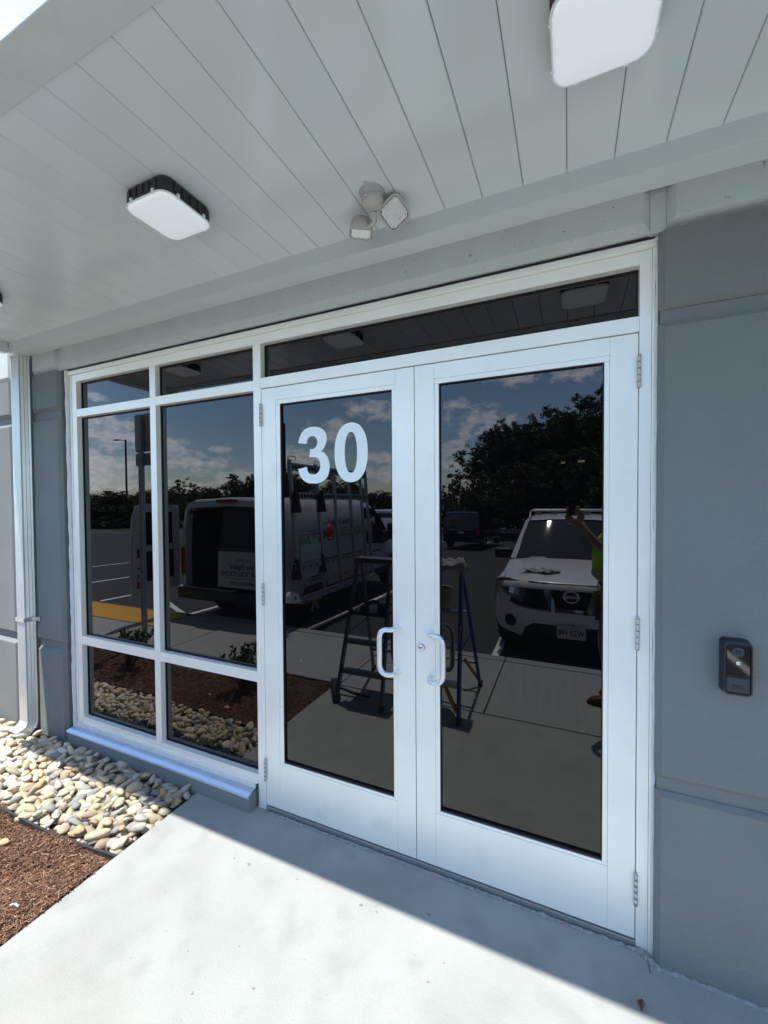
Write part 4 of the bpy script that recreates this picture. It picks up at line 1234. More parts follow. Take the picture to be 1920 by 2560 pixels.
# rear frame
MB().box((-HW + .03, .0, .42), (HW - .03, .11, .60), 0, .02).ob('rear_bumper', PLAST, van)
MB().box((-.9, .02, .605), (.2, .10, .615)).ob('bumper_step', ALR, van)
fr_ = MB()
fr_.loft([[(-HW, -.02, .6), (-HW, -.02, 1.15), (-HW + .03, -.02, 1.6), (-HW + .09, -.02, 1.86), (-HW + .17, -.02, 1.97), (-HW + .3, -.02, 2.01), (0, -.02, 2.035), (HW - .3, -.02, 2.01), (HW - .17, -.02, 1.97), (HW - .09, -.02, 1.86), (HW - .03, -.02, 1.6), (HW, -.02, 1.15), (HW, -.02, .6)],
          [(-HW + .12, .02, .6), (-HW + .12, .02, 1.15), (-HW + .14, .02, 1.6), (-HW + .18, .02, 1.84), (-HW + .26, .02, 1.89), (-HW + .34, .02, 1.9), (0, .02, 1.92), (HW - .34, .02, 1.9), (HW - .26, .02, 1.89), (HW - .18, .02, 1.84), (HW - .14, .02, 1.6), (HW - .12, .02, 1.15), (HW - .12, .02, .6)],
          [(-HW + .13, -.10, .6), (-HW + .13, -.10, 1.15), (-HW + .15, -.10, 1.6), (-HW + .19, -.10, 1.83), (-HW + .27, -.10, 1.88), (-HW + .35, -.10, 1.89), (0, -.10, 1.91), (HW - .35, -.10, 1.89), (HW - .27, -.10, 1.88), (HW - .19, -.10, 1.83), (HW - .15, -.10, 1.6), (HW - .13, -.10, 1.15), (HW - .13, -.10, .6)]], smooth=False)
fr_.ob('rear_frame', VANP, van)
MB().box((-.20, -.01, 1.985), (.20, .045, 2.03), 0, .012).ob('brake_light', REDL, van)
for s_ in (-1, 1):
    MB().box((s_ * (HW - .06) - .05, -.05, .80), (s_ * (HW - .06) + .05, .025, 1.25), 0, .015).ob('tail_lamp', REDL, van)
# closed right-hand rear door with white lower panel and dark window
rdp = link('rear_door', None, van, (0, 0, 0))
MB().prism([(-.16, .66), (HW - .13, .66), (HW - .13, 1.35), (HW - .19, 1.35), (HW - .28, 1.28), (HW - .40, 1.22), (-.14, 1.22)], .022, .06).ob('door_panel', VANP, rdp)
MB().prism([(-.14, 1.22), (HW - .40, 1.22), (HW - .28, 1.28), (HW - .19, 1.35), (HW - .13, 1.35), (HW - .15, 1.6), (HW - .2, 1.83), (HW - .34, 1.88), (-.02, 1.9)], .024, .045).ob('door_window', DARKG, rdp)
FM = lambda x_, z: face_mat((x_, .0612, z), (-1, 0, 0), (0, 0, 1))
text('lettering', 'TRUSSET', .05, NAVY, rdp, FM(.36, 1.09), squash=1.5)
text('lettering', 'New England', .115, NAVY, rdp, FM(.36, .99), shear=.35, squash=.85, heavy=.0015)
text('lettering', 'DOOR SOLUTIONS', .115, NAVY, rdp, FM(.36, .875), squash=.92, heavy=.0015)
text('lettering', 'nedoors.com', .10, NAVY, rdp, FM(.36, .74), heavy=.0012)
MB().box((-.11, .0612, .805), (.83, .0620, .811)).ob('underline', NAVY, rdp)
MB().box((.70, .0612, .99), (.83, .0620, .994)).box((-.11, .0612, .99), (-.0, .0620, .994)).ob('underline', NAVY, rdp)
# open left-hand rear door, swung out towards the building; inner side faces the doorway
od = link('rear_door', None, van, (-HW + .03, .05, 0), label='open rear door showing its punched inner panel')
outl = [(0.0, .60), (.82, .60), (.84, .75), (.84, 1.2), (.80, 1.75), (.74, 1.93), (.55, 1.97), (0, 1.94)]
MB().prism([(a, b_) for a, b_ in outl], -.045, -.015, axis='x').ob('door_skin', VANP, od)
inn = MB()
inn.prism([(0.02, .62), (.80, .62), (.82, .78), (.12, .78), (.10, .80)], -.0145, .02, axis='x')
inn.prism([(.68, .785), (.82, .785), (.82, 1.2), (.78, 1.74), (.72, 1.90), (.62, 1.93), (.66, 1.3)], -.0145, .02, axis='x')
inn.prism([(.02, .80), (.10, .80), (.12, 1.3), (.10, 1.92), (.02, 1.91)], -.0145, .02, axis='x')
inn.prism([(.125, 1.24), (.655, 1.24), (.655, 1.33), (.125, 1.33)], -.0145, .02, axis='x')
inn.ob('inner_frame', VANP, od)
MB().prism([(.13, 1.335), (.65, 1.335), (.62, 1.84), (.13, 1.84)], -.0142, -.010, axis='x').ob('door_window', DARKG, od)
MB().prism([(.125, .785), (.675, .785), (.66, 1.235), (.13, 1.235)], -.0142, .004, axis='x').ob('trim_board', PLAST, od)
hm = MB()
for (a, z, w_, h_) in ((.74, 1.22, .04, .13), (.735, 1.0, .035, .025), (.75, .88, .02, .06), (.76, 1.5, .008, .02), (.75, 1.62, .008, .02), (.05, 1.0, .02, .03), (.06, .9, .02, .02), (.05, 1.4, .01, .02)):
    hm.box((.0205, a - w_ / 2, z - h_ / 2), (.022, a + w_ / 2, z + h_ / 2))
hm.ob('punched_holes', PLAST, od)
MB().box((.0205, .73, .70), (.024, .77, .80)).ob('reflector', REDL, od)
# side lettering (side towards +x)
FS = lambda y_, z: face_mat((HW + .008, y_, z), (0, 1, 0), (0, 0, 1))
text('lettering', '\u2014 New England \u2014', .17, NAVY, van, FS(-1.75, 1.62), shear=.35, squash=.85, heavy=.002)
text('lettering', 'DOOR SOLUTIONS', .22, NAVY, van, FS(-1.75, 1.42), heavy=.003)
text('lettering', 'Doors \u2022 Frames \u2022 Hardware', .13, NAVY, van, FS(-2.0, .98), heavy=.002)
text('lettering', 'nedoors.com', .08, NAVY, van, FS(-3.3, .92), heavy=.001)
# glass rack
rkx = HW + .18
rack = link('glass_rack', None, van, (rkx, 0, 0), label='tall aluminium glass rack on the side of the van')
posts = (-.10, -.78, -1.32, -1.86, -2.32, -2.55)
tops = (2.60, 2.58, 2.50, 2.50, 2.50, 2.60)
for y_, zt in zip(posts, tops):
    MB().bar((.10, y_, .54), (-.06, y_, zt), .045, .05, up=(0, 1, 0)).ob('rack_post', ALR, rack)
rl = [(2.50, .12, 1), (2.07, .11, 1), (1.50, .02, 0), (1.44, .06, 1), (1.08, .02, 0), (1.0, .07, 1), (.80, .02, 0), (.74, .06, 1), (.56, .04, 0)]
for z, h_, holes in rl:
    xz = .10 - .16 * (z - .54) / 2.06
    MB().box((xz - .012, -2.58, z - h_ / 2), (xz + .012, -.05, z + h_ / 2), 0, .002).ob('rack_rail', ALR, rack)
    if holes:
        hq = MB(); y_ = -2.45
        while y_ < -.15:
            hq.lathe([(0, .0135), (h_ * .30, .0135), (h_ * .30, .0128)], (xz, y_, z), (1, 0, 0), 10); y_ += .17 if z < 2 else .085
        hq.ob('rail_holes', PLAST, rack, kind='stuff', fixn=False)
for y_ in (-.10, -.78):
    for z0_, z1_ in ((1.82, 2.15), (.85, 1.15)):
        MB().loft([ring(.05, .05, .01, z1_), ring(.13, .13, .02, z0_)], closed=True, cap=(True, True)).ob('clamp_pad', RUB, rack).location = (.05, y_, 0)
MB().box((-.02, -2.58, .50), (.16, -.05, .545), 0, .004).ob('rack_shelf', ALR, rack)
for y_, z in ((-.12, 2.62), (-.80, 2.60)):
    MB().tube([(-.05, y_ + .06, z - .02), (-.05, y_ + .06, z + .03), (-.05, y_ - .12, z + .03), (-.05, y_ - .12, z - .02)], .006, 6).ob('rack_hook', ALR, rack)
for i, (y0_, y1_, z0_, z1_) in enumerate(((-.72, -.22, 1.02, 1.30), (-.60, -.25, 1.30, 1.38))):
    pass
gs = MB()
for k in range(4):
    gs.box((.015 + k * .012, -.74, .82 + k * .06), (.022 + k * .012, -.20, 1.28 + .02 * k))
gs.ob('glass_sheets', GREENG, None, loc=(VX + rkx, VY, VZ), label='pale green glass sheets standing in the van rack', cat='glass sheet')
gs2 = MB()
for k in range(3):
    gs2.box((-.01 + k * .012, -.74, .95 + k * .1), (-.003 + k * .012, -.52, 1.42 - .03 * k))
gs2.ob('glass_sheets', GREENG, None, loc=(VX + rkx, VY, VZ), label='narrow pale glass strips beside the red suction cup', cat='glass sheet')
sc2 = thing('suction_cup', 'red round suction cup lifter hanging on the van glass rack', 'suction cup', (VX + rkx + .08, VY - .98, VZ + 1.50))
MB().lathe([(0, .05), (.05, .045), (.10, .02), (.115, .0), (.11, -.006), (0, -.004)], (0, 0, 0), (1, 0, 0), 28).ob('cup', REDP, sc2)
MB().tube([(.03, 0, -.06), (.05, .1, -.13)], .025, 8).ob('handle', REDP, sc2)
hh = thing('hard_hat', 'white hard hat with a red sticker resting on the rack corner', 'hard hat', (VX + rkx + .02, VY - .02, VZ + .55))
MB().lathe([(0, .13), (.04, .128), (.08, .108), (.105, .06), (.112, .01), (.135, 0), (.137, -.006), (.108, .0)], (0, 0, 0), n=24).ob('shell', WHITE, hh)
MB().tube([(0, -.10, .075), (0, -.05, .128), (0, .05, .128), (0, .10, .075)], .012, 8).ob('ridge', WHITE, hh)
MB().lathe([(0, .112), (.022, .108)], (.0, 0, .045), (.9, .42, .1), 14).ob('sticker', REDP, hh)

# --- generic far vehicles ------------------------------------------------------------
def boxy_car(name, label, cat, loc, rz_, L_, Wd, H, hoodL, m, bed=0., tailglass=True):
    t = thing(name, label, cat, loc, rz_)
    hw = Wd / 2; zb_ = .38; belt = H * .56
    lower = []
    for y_, k, zt in ((0, .92, belt - .02), (.06, .98, belt), (.5, 1, belt), (L_ * .5, 1, belt), (L_ - hoodL, 1, belt), (L_ - .3, .98, belt - .1), (L_ - .03, .88, belt - .2)):
        lower.append([(-hw * k * .96, y_, zb_), (-hw * k, y_, zb_ + .15), (-hw * k, y_, zt - .12), (-hw * k * .95, y_, zt), (0, y_, zt + .02), (hw * k * .95, y_, zt), (hw * k, y_, zt - .12), (hw * k, y_, zb_ + .15), (hw * k * .96, y_, zb_)])
    MB().loft(lower, cap=(True, True), smooth=False).ob('body', m, t)
    c0 = .04 + bed; c1 = L_ - hoodL - .1
    up_ = []
    for y_, k, zt in ((c0, .93, belt), (c0 + .12, .84, H - .06), (c0 + .3, .82, H), (c1 - .9, .82, H), (c1 - .7, .80, H - .05), (c1, .90, belt)):
        up_.append([(-hw * .94, y_, belt), (-hw * k, y_, zt - .01), (-hw * k * .8, y_, zt), (0, y_, zt + .02 * (zt > belt)), (hw * k * .8, y_, zt), (hw * k, y_, zt - .01), (hw * .94, y_, belt)])
    MB().loft(up_, smooth=False).ob('cabin', m, t)
    MB().add([(-hw * .80, c0 + .02, belt + .06), (hw * .80, c0 + .02, belt + .06), (hw * .74, c0 + .10, H - .14), (-hw * .74, c0 + .10, H - .14)], [(0, 1, 2, 3)]).ob('rear_window', DARKG, t)
    MB().add([(-hw * .84, c1 - .02, belt + .06), (hw * .84, c1 - .02, belt + .06), (hw * .74, c1 - .68, H - .10), (-hw * .74, c1 - .68, H - .10)], [(0, 1, 2, 3)]).ob('windshield', DARKG, t)
    for s_ in (-1, 1):
        for a, b_ in ((c0 + .25, c0 + 1.15), (c0 + 1.25, c1 - .95)):
            if b_ > a: MB().add([(s_ * hw * .955, a, belt + .05), (s_ * hw * .955, b_, belt + .05), (s_ * hw * .85, b_ - .05, H - .12), (s_ * hw * .85, a + .05, H - .12)], [(0, 1, 2, 3)]).ob('side_window', DARKG, t)
        MB().box((s_ * (hw - .12) - .08, -.01, belt - .32), (s_ * (hw - .12) + .08, .05, belt - .05), 0, .01).ob('tail_lamp', REDL, t)
        MB().box((s_ * (hw + .1) - .09, c1 - .35, belt), (s_ * (hw + .1) + .09, c1 - .25, belt + .16), 0, .02).ob('side_mirror', m, t)
        for y_ in (L_ * .19, L_ * .81):
            wheel(t, (s_ * (hw - .11), y_, .36), .36, .23)
    MB().box((-hw * .9, -.04, .42), (hw * .9, .06, .62), 0, .02).ob('rear_bumper', PLAST if m is BLKP else CHROME, t)
    MB().box((-hw * .6, -.012, belt - .06), (hw * .6, .0, belt - .03)).ob('trim_strip', CHROME, t)
    MB().box((-.15, -.02, belt - .26), (.15, -.005, belt - .12)).ob('number_plate', PLATEM, t)
    return t
boxy_car('parked_suv', 'black parked suv seen from behind across the lot', 'suv', (-3.35, -18.6, rz(-18.6)), math.pi + R(4), 4.9, 1.98, 1.90, 1.2, BLKP)
boxy_car('parked_pickup', 'white parked pickup beyond the nose of the van', 'pickup truck', (-5.95, -13.2, rz(-13.5)), math.pi + R(2), 5.4, 1.95, 1.92, 1.5, VANW, bed=1.5)

# ------------------------------------------------------------------ guard rails, lamp posts, grass verge
def guardrail(x0, x1, y, label, y1=None):
    y1 = y if y1 is None else y1
    t = thing('guard_rail', label, 'guard rail', (0, 0, -.93))
    n = int((x1 - x0) / 1.9)
    prof = [(0, .45), (.03, .50), (.0, .55), (-.02, .60), (0, .65), (.03, .70), (0, .76)]
    MB().loft([[(x0, y + a, z) for a, z in prof], [(x1, y1 + a, z) for a, z in prof]], smooth=False).ob('rail_beam', STEELG, t)
    for k in range(n + 1):
        f = k / max(1, n); x_ = x0 + (x1 - x0) * f; yy = y + (y1 - y) * f
        MB().box((x_ - .05, yy - .16, 0), (x_ + .05, yy - .02, .78)).ob('post', STEELG, t)
guardrail(-62, -22, -31.2, 'long steel guard rail beyond the left of the lot')
guardrail(-21, 14, -28.3, 'steel guard rail behind the black suv')
def lamp_post(x, y, h, label):
    t = thing('lamp_post', label, 'lamp post', (x, y, -.93), group='tall parking lot lamp posts')
    MB().lathe([(0, 0), (.28, 0), (.28, .75), (.25, .78), (0, .78)], (0, 0, 0), n=16).ob('concrete_base', CONC, t)
    MB().tube([(0, 0, .7), (0, 0, h * .5), (0, 0, h)], [.12, .11, .10], 8).ob('pole', PLAST, t)
    MB().tube([(0, 0, h - .12), (-.5, .1, h - .03), (-.8, .2, h)], .05, 8).ob('arm', PLAST, t)
    MB().box((-1.55, .1, h - .05), (-.75, .5, h + .06), 0, .03).ob('lamp_head', PLAST, t)
lamp_post(-45.7, -30.0, 10.25, 'dark lamp post left of the sign post')
lamp_post(-22.9, -30.0, 10.25, 'dark lamp post rising behind the van rack')

# ------------------------------------------------------------------ trees
def crown_mesh(seed, mat_, n=7000, blobs=16, shape='round', leaf=.34):
    r_ = np.random.default_rng(seed)
    # blobs in a unit crown of radius 1, centre at origin
    B = []
    for k in range(blobs):
        if shape == 'round':
            d = r_.normal(size=3); d /= np.linalg.norm(d); d[2] = abs(d[2]) * 1.0 - .35
            c = d * (r_.uniform(.62, .84) if k % 4 else r_.uniform(.2, .6)) * np.array([1, 1, .92])
            B.append((c, r_.uniform(.15, .24)))
        else:
            z = r_.uniform(-.9, .95); w_ = (1 - (z + 1) / 2) * .55 + .08
            a = r_.uniform(0, 6.283); B.append((np.array([math.cos(a) * w_ * .6, math.sin(a) * w_ * .6, z]), .14 + w_ * .35))
    per = n // blobs
    cs, dd = [], []
    for c, rad in B:
        d = r_.normal(size=(per, 3)); d /= np.linalg.norm(d, axis=1)[:, None]
        nc = max(6, per // 34)
        sd_ = r_.normal(size=(nc, 3)); sd_ /= np.linalg.norm(sd_, axis=1)[:, None]
        sc0 = sd_ * (rad * r_.uniform(.45, .95, nc))[:, None] * np.array([1, 1, .8])
        pick = r_.integers(0, nc, per)
        rr_ = rad * .26 * r_.uniform(0, 1.0, per) ** .6
        cs.append(c + sc0[pick] + d * rr_[:, None] * np.array([1.25, 1.25, .6])); dd.append(sd_[pick] + r_.normal(size=(per, 3)) * .6)
    st_ = r_.normal(size=(n // 6, 3)); st_ /= np.linalg.norm(st_, axis=1)[:, None]; st_ *= (r_.uniform(0, 1, n // 6) ** .4)[:, None] * np.array([.5, .5, .3]); cs.append(st_); dd.append(r_.normal(size=st_.shape))
    A_ = np.concatenate(cs); q = np.percentile(np.abs(A_), 99.8, axis=0); q[2] = np.percentile(A_[:, 2], 99.8)
    me = leaf_mesh('crown', A_ / q, np.concatenate(dd), leaf / 5, leaf / 7, mat_)
    return me
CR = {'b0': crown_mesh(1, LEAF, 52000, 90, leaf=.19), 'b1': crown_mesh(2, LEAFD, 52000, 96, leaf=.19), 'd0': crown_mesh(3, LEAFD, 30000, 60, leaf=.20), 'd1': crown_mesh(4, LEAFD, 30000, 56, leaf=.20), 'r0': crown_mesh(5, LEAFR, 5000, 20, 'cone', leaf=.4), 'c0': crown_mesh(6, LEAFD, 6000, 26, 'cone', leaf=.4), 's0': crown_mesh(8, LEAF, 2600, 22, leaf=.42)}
def tree(label, az_, dist, top_el, rad, kind, group, zr=None):
    """az in degrees from straight out of the door, seen from the doorway camera"""
    a = R(az_)
    x_ = CAM.x + math.sin(a) * dist; y_ = -CAM.y * 0 + (1.94) - math.cos(a) * dist
    top = CAM.z + math.tan(R(top_el)) * dist
    zr_ = zr or min(rad * .95, (top + .9) * .48)
    t = thing('tree', label, 'tree', (x_, y_, -.93), random.uniform(0, 6), group)
    Ht = top + .93
    tk = MB()
    tk.tube([(0, 0, 0), (.1, 0, Ht * .3), (0, .1, Ht * .62), (0, 0, Ht * .88)], [Ht * .022, Ht * .017, Ht * .011, .02], 8)
    for k in range(9):
        an = k * 2.4; z0_ = Ht * (.25 + .055 * k)
        e = Vector((math.cos(an) * rad * .75, math.sin(an) * rad * .75, z0_ + rad * .45))
        tk.tube([(0, 0, z0_), e * .5 + Vector((0, 0, z0_ * .52)), e], [Ht * .008, Ht * .005, .015], 6)
    tk.ob('trunk', BARK, t)
    c = link('crown', CR[kind], t, (0, 0, Ht - zr_)); c.scale = (rad, rad, zr_)
    c.rotation_euler.z = random.uniform(0, 6)
    return t
G1 = 'tall dense trees behind the white pickup'
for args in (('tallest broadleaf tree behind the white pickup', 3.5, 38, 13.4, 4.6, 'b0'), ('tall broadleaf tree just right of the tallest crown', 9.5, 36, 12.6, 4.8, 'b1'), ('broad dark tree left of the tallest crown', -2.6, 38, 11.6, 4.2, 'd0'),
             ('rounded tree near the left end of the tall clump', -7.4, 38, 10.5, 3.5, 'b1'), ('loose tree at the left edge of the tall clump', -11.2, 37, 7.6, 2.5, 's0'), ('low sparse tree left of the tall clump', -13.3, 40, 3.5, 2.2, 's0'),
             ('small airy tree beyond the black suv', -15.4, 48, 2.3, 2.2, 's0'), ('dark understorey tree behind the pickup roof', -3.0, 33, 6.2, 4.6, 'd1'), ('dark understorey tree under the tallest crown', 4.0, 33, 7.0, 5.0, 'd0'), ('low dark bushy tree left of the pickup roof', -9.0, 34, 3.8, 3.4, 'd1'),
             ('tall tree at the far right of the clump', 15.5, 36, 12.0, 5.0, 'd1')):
    tree(*args, G1)
tree('reddish young tree in front of the dark clump', -5.3, 30, 4.6, 1.6, 'r0', G1, zr=1.9)
G2 = 'trees along the far edge of the parking lot'
labs = ['low dark tree in the hedge line left of the lamp post', 'rounded green tree in the hedge line', 'dark conifer standing in the hedge line', 'pale green tree rising above the hedge line']
far = [(-64, 62, 1.3, 5, 'd0'), (-61.5, 60, 1.4, 4.5, 'c0'), (-59.5, 60, 1.1, 4.2, 'd1'), (-57.5, 58, 1.5, 4, 'c0'), (-56, 60, 1.1, 4, 'd0'), (-54.4, 58, 1.5, 4, 'd1'), (-52.5, 56, 2.3, 3.2, 'b0'), (-50.4, 52, 3.0, 2.6, 's0'), (-49, 60, 1.6, 3.5, 'd0'), (-47.2, 58, 2.1, 3.5, 'd1'), (-45.6, 58, 2.0, 3.0, 'd0'),
       (-44.3, 42, 3.8, 1.3, 'r0'), (-42.0, 46, 3.7, 2.5, 'd1'), (-39.5, 48, 3.8, 3.2, 'd0'), (-37.3, 46, 4.3, 2.8, 'b1'), (-34.8, 50, 3.4, 3.2, 'd1'), (-31.4, 42, 3.8, 1.4, 'r0'), (-29.4, 50, 3.3, 3, 'd0'), (-27.2, 55, 2.0, 3.2, 'd1'), (-24.6, 55, 1.6, 3.2, 'd0'), (-22.2, 60, 1.2, 3.6, 'd1'), (-19.5, 62, 1.0, 4, 'd0'), (-17, 62, .9, 4, 'd1')]
usedl = {}
for i, (a, d, e, r_, k) in enumerate(far):
    kindn = {'d0': 'low dark rounded tree', 'd1': 'dense dark green tree', 'c0': 'narrow dark conifer', 'b0': 'bright green rounded tree', 'b1': 'mid green bushy tree', 's0': 'airy pale green tree', 'r0': 'thin rusty red tree'}[k]
    where = 'far left behind the long guard rail' if a < -56 else 'behind the open van door' if a < -49 else 'above the van roof' if a < -40 else 'behind the van glass rack' if a < -28 else 'beyond the nose of the van'
    lb = f'{kindn} {where}'
    usedl[lb] = usedl.get(lb, 0) + 1
    if usedl[lb] > 1: lb = {2: 'second ', 3: 'third '}[usedl[lb]] + lb + ', counted from left'
    tree(lb, a, d, e, r_, k, G2)
# undergrowth mass filling below the crowns
cs = np.stack([rng.uniform(-80, 30, 16000), rng.uniform(-40, -35.5, 16000), rng.uniform(-.9, 1.4, 16000)], 1)
cs[:, 2] += .5 * np.sin(cs[:, 0] * .9)
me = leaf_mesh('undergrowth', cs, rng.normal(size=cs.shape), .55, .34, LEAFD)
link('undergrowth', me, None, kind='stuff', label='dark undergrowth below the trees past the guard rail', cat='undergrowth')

# ------------------------------------------------------------------ the person taking the picture
def skin(name, pts, edges, rad, m, parent, sub=1, root=0):
    me = bpy.data.meshes.new(name); me.from_pydata(pts, edges, [])
    me.materials.append(m)
    o = link(name, me, parent)
    md = o.modifiers.new('skin', 'SKIN'); md.use_smooth_shade = True
    sk = me.skin_vertices[0].data if me.skin_vertices else None
    if sk is None:
        me.attributes  # older data
    for i, r_ in enumerate(rad):
        me.skin_vertices[0].data[i].radius = (r_, r_) if isinstance(r_, (int, float)) else r_
    me.skin_vertices[0].data[root].use_root = True
    sb = o.modifiers.new('sub', 'SUBSURF'); sb.levels = sub; sb.render_levels = sub
    return o
person = thing('person', 'person in yellow vest, navy shirt and khaki trousers holding up a phone', 'person', (2.02, -2.17, -.02), R(0))
# local frame: -x is forward (towards the left of the door), +y towards the building (person's right side)
O = Vector((2.02, -2.17, -.02))
BD = -.07
def rel(p_): return tuple(Vector(p_) - O)
hip, chest, neck, headc = (2.04, -2.19, .93), (2.02, -2.18, 1.33), (2.01, -2.17, 1.52), (1.98, -2.15, 1.68)
shR, shL = (1.99, -2.00, 1.44), (2.03, -2.36, 1.44)
elR, wrR = (1.845, -1.965, 1.345), (1.66, -1.935, 1.56)
elL, wrL = (1.93, -2.38, 1.18), (1.72, -2.10, 1.50)
kR, aR = (1.97, -2.09, .50), (1.99, -2.10, .09)
kL, aL = (2.02, -2.30, .50), (2.10, -2.33, .09)
P = [(hip[0] + BD, hip[1], hip[2]), (2.03 + BD, -2.185, 1.12), (chest[0] + BD, chest[1], chest[2]), neck, (1.995, -2.16, 1.60), headc, (1.985, -2.155, 1.76), shR, elR, wrR, (1.625, -1.93, 1.61), shL, elL, wrL, (1.68, -2.05, 1.56), (2.03 + BD, -2.10, .88), (kR[0] + BD, kR[1], kR[2]), aR, (1.90, -2.12, .05), (2.05 + BD, -2.28, .88), kL, aL, (2.0, -2.35, .05)]
Eg = [(0, 1), (1, 2), (2, 3), (3, 4), (4, 5), (5, 6), (2, 7), (7, 8), (8, 9), (9, 10), (2, 11), (11, 12), (12, 13), (13, 14), (0, 15), (15, 16), (16, 17), (17, 18), (0, 19), (19, 20), (20, 21), (21, 22)]
rad = [.13, .12, .14, .055, .06, .092, .07, .06, .043, .028, .034, .06, .043, .028, .034, .085, .06, .04, .035, .085, .06, .04, .035]
skin('body', [rel(q) for q in P], Eg, rad, SKIN, person)
def sub_skin(name, idx, extra_e, rr_, m, g_=1.):
    pts = [rel(P[i]) for i in idx]
    return skin(name, pts, extra_e, [v * g_ for v in rr_], m, person)
sub_skin('shirt', [0, 1, 2, 3, 7, 8, 11, 12], [(0, 1), (1, 2), (2, 3), (2, 4), (4, 5), (2, 6), (6, 7)], [.165, .155, .165, .06, .078, .05, .078, .05], SHIRT)
ves = skin('vest', [rel((q[0] + BD, q[1], q[2])) for q in ((2.035, -2.19, 1.02), (2.03, -2.185, 1.15), (2.02, -2.18, 1.32), (2.01, -2.17, 1.42), (1.995, -2.03, 1.43), (2.02, -2.32, 1.43))], [(0, 1), (1, 2), (2, 3), (3, 4), (3, 5)], [.20, .195, .19, .13, .088, .088], VEST, person)
for z in (1.12,):
    MB().lathe([(.187, -.022), (.189, .022)], rel((2.028 + BD, -2.185, z)), n=24).ob('reflective_strip', REFL, person)
sub_skin('trousers', [0, 15, 16, 17, 19, 20, 21], [(0, 1), (1, 2), (2, 3), (0, 4), (4, 5), (5, 6)], [.165, .125, .10, .085, .125, .10, .085], TROUS)
for a, s_ in (((1.99, -2.10), 1), ((2.10, -2.33), 1)):
    bt_ = MB()
    rows = []
    for (dx_, w_, h_, z0_) in ((.09, .03, .05, .0), (.06, .042, .13, 0), (-.02, .045, .15, 0), (-.08, .045, .10, 0), (-.15, .05, .075, 0), (-.21, .042, .06, .0), (-.245, .02, .035, .0)):
        rows.append([(a[0] + dx_, a[1] - w_, z0_ + .01), (a[0] + dx_, a[1] - w_ * .9, h_ * .7), (a[0] + dx_, a[1] - w_ * .5, h_), (a[0] + dx_, a[1] + w_ * .5, h_), (a[0] + dx_, a[1] + w_ * .9, h_ * .7), (a[0] + dx_, a[1] + w_, z0_ + .01)])
    rows = [[rel((x_, y_, z_ - .02)) for x_, y_, z_ in r_] for r_ in rows]
    bt_.loft(rows, closed=True, cap=(True, True)).ob('boot', BOOT, person)
    sl2 = MB().prism([(a[0] + x_ - O.x, a[1] + y_ - O.y) for x_, y_ in ((.10, -.035), (.10, .035), (-.05, .045), (-.16, .055), (-.24, .03), (-.255, 0), (-.24, -.03), (-.16, -.055), (-.05, -.045))], 0.0, .025, axis='z').ob('boot_sole', RUB, person)
# head details
hc = Vector(rel(headc))
MB().lathe([(0, .115), (.05, .108), (.085, .075), (.102, .02), (.098, -.03), (.08, -.07)], hc + Vector((.018, -.012, .015)), n=20).ob('hair', HAIR, person)
MB().tube([hc + Vector((-.088, .05, .015)), hc + Vector((-.112, .062, -.02)), hc + Vector((-.095, .052, -.03))], [.008, .014, .01], 8).ob('nose', SKIN, person)
for s_ in (-1, 1):
    side = Vector((.45, .89, 0)) * s_
    fwd = Vector((-.89, .45, 0))
    MB().lathe([(0, .011), (.009, .007), (.012, 0)], hc + fwd * .083 + side * .033 + Vector((0, 0, .012)), fwd, 12).ob('eye', WHITE, person)
    MB().lathe([(0, .012), (.0055, .0105)], hc + fwd * .084 + side * .033 + Vector((0, 0, .012)), fwd, 10).ob('iris', HAIR, person)
    MB().lathe([(0, .012), (.02, .008), (.025, 0)], hc + side * .09 + Vector((.01, -.005, 0)), side, 12).ob('ear', SKIN, person)
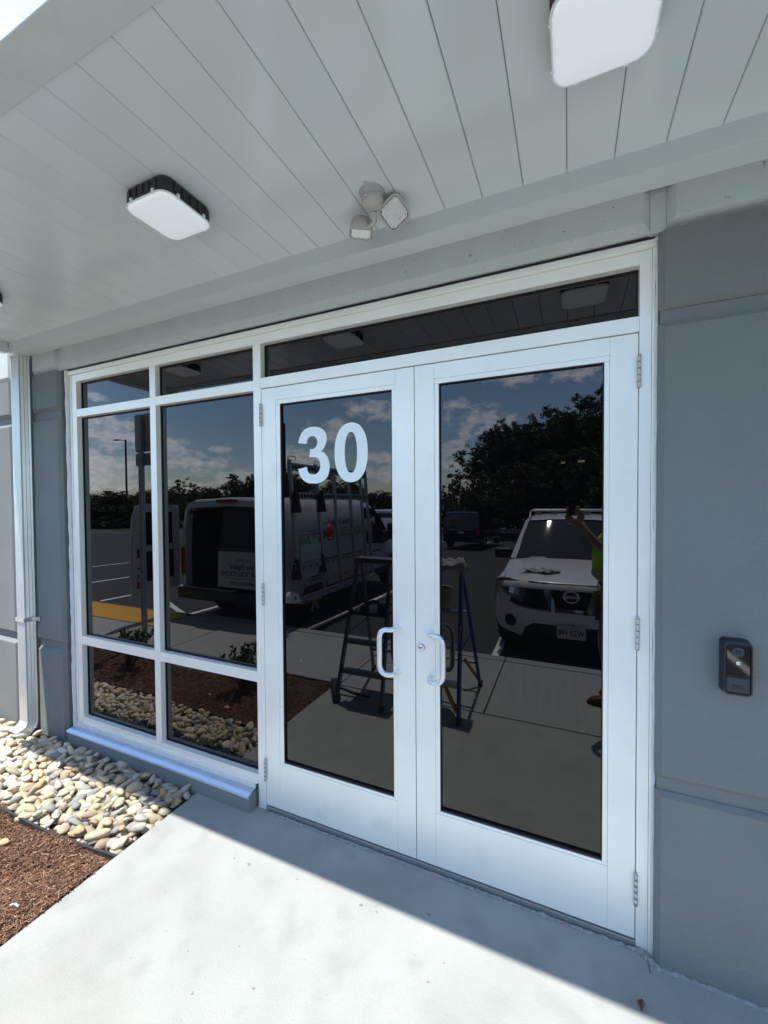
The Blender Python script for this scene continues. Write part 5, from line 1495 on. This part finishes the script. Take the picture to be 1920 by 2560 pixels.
MB().tube([hc + Vector((-.09, .02, -.052)), hc + Vector((-.098, .045, -.050)), hc + Vector((-.078, .062, -.052))], .006, 6).ob('lips', REDP, person)
# phone just behind the camera, held by fingers
view = -(camo.matrix_world.to_3x3() @ Vector((0, 0, 1)))
view = (camo.matrix_world.to_3x3() @ Vector((0, 0, -1))).normalized()
rt = (camo.matrix_world.to_3x3() @ Vector((1, 0, 0))).normalized(); upv = (camo.matrix_world.to_3x3() @ Vector((0, 1, 0))).normalized()
ph_c = CAM - view * .018 - upv * .045 + rt * .02
ph = thing('smartphone', 'black smartphone held up by the person in the yellow vest', 'phone', ph_c)
ph.rotation_euler = Matrix((rt, upv, -view)).transposed().to_euler()
MB().box((-.036, -.073, -.004), (.036, .073, .004), 0, .003).ob('phone_body', PLAST, ph)
def fing(base, mid, tip, r_=.0085):
    skin('finger', [rel(base), rel(mid), rel(tip)], [(0, 1), (1, 2)], [r_ * 1.15, r_, r_ * .8], SKIN, person)
pb = lambda a, b_, c: tuple(ph_c + rt * a + upv * b_ - view * c)
palm = [pb(.062, -.075, .04), pb(.05, -.045, .028), pb(.048, -.02, .025)]
skin('palm', [rel(wrR), rel(palm[0]), rel(palm[1]), rel(palm[2])], [(0, 1), (1, 2), (2, 3)], [.027, .034, .03, .018], SKIN, person)
for k in range(4):
    z_ = -.062 + k * .021
    fing(pb(.052, z_, .02), pb(.043, z_ + .004, -.012), pb(.016 + .004 * k, z_ + .006, -.014), .0085 - .0005 * k)
fing(pb(.05, -.05, .03), pb(.034, -.03, .022), pb(.012, -.02, .018), .0095)
palmL = [pb(-.05, -.09, .03), pb(-.045, -.06, .022)]
skin('palm', [rel(wrL), rel(palmL[0]), rel(palmL[1])], [(0, 1), (1, 2)], [.027, .032, .026], SKIN, person)
for k in range(4):
    z_ = -.066 + k * .019
    fing(pb(-.05, z_ - .01, .02), pb(-.043, z_, -.01), pb(-.022, z_ + .002, -.014), .008)
fing(pb(-.046, -.06, .025), pb(-.036, -.04, .02), pb(-.02, -.03, .016), .009)
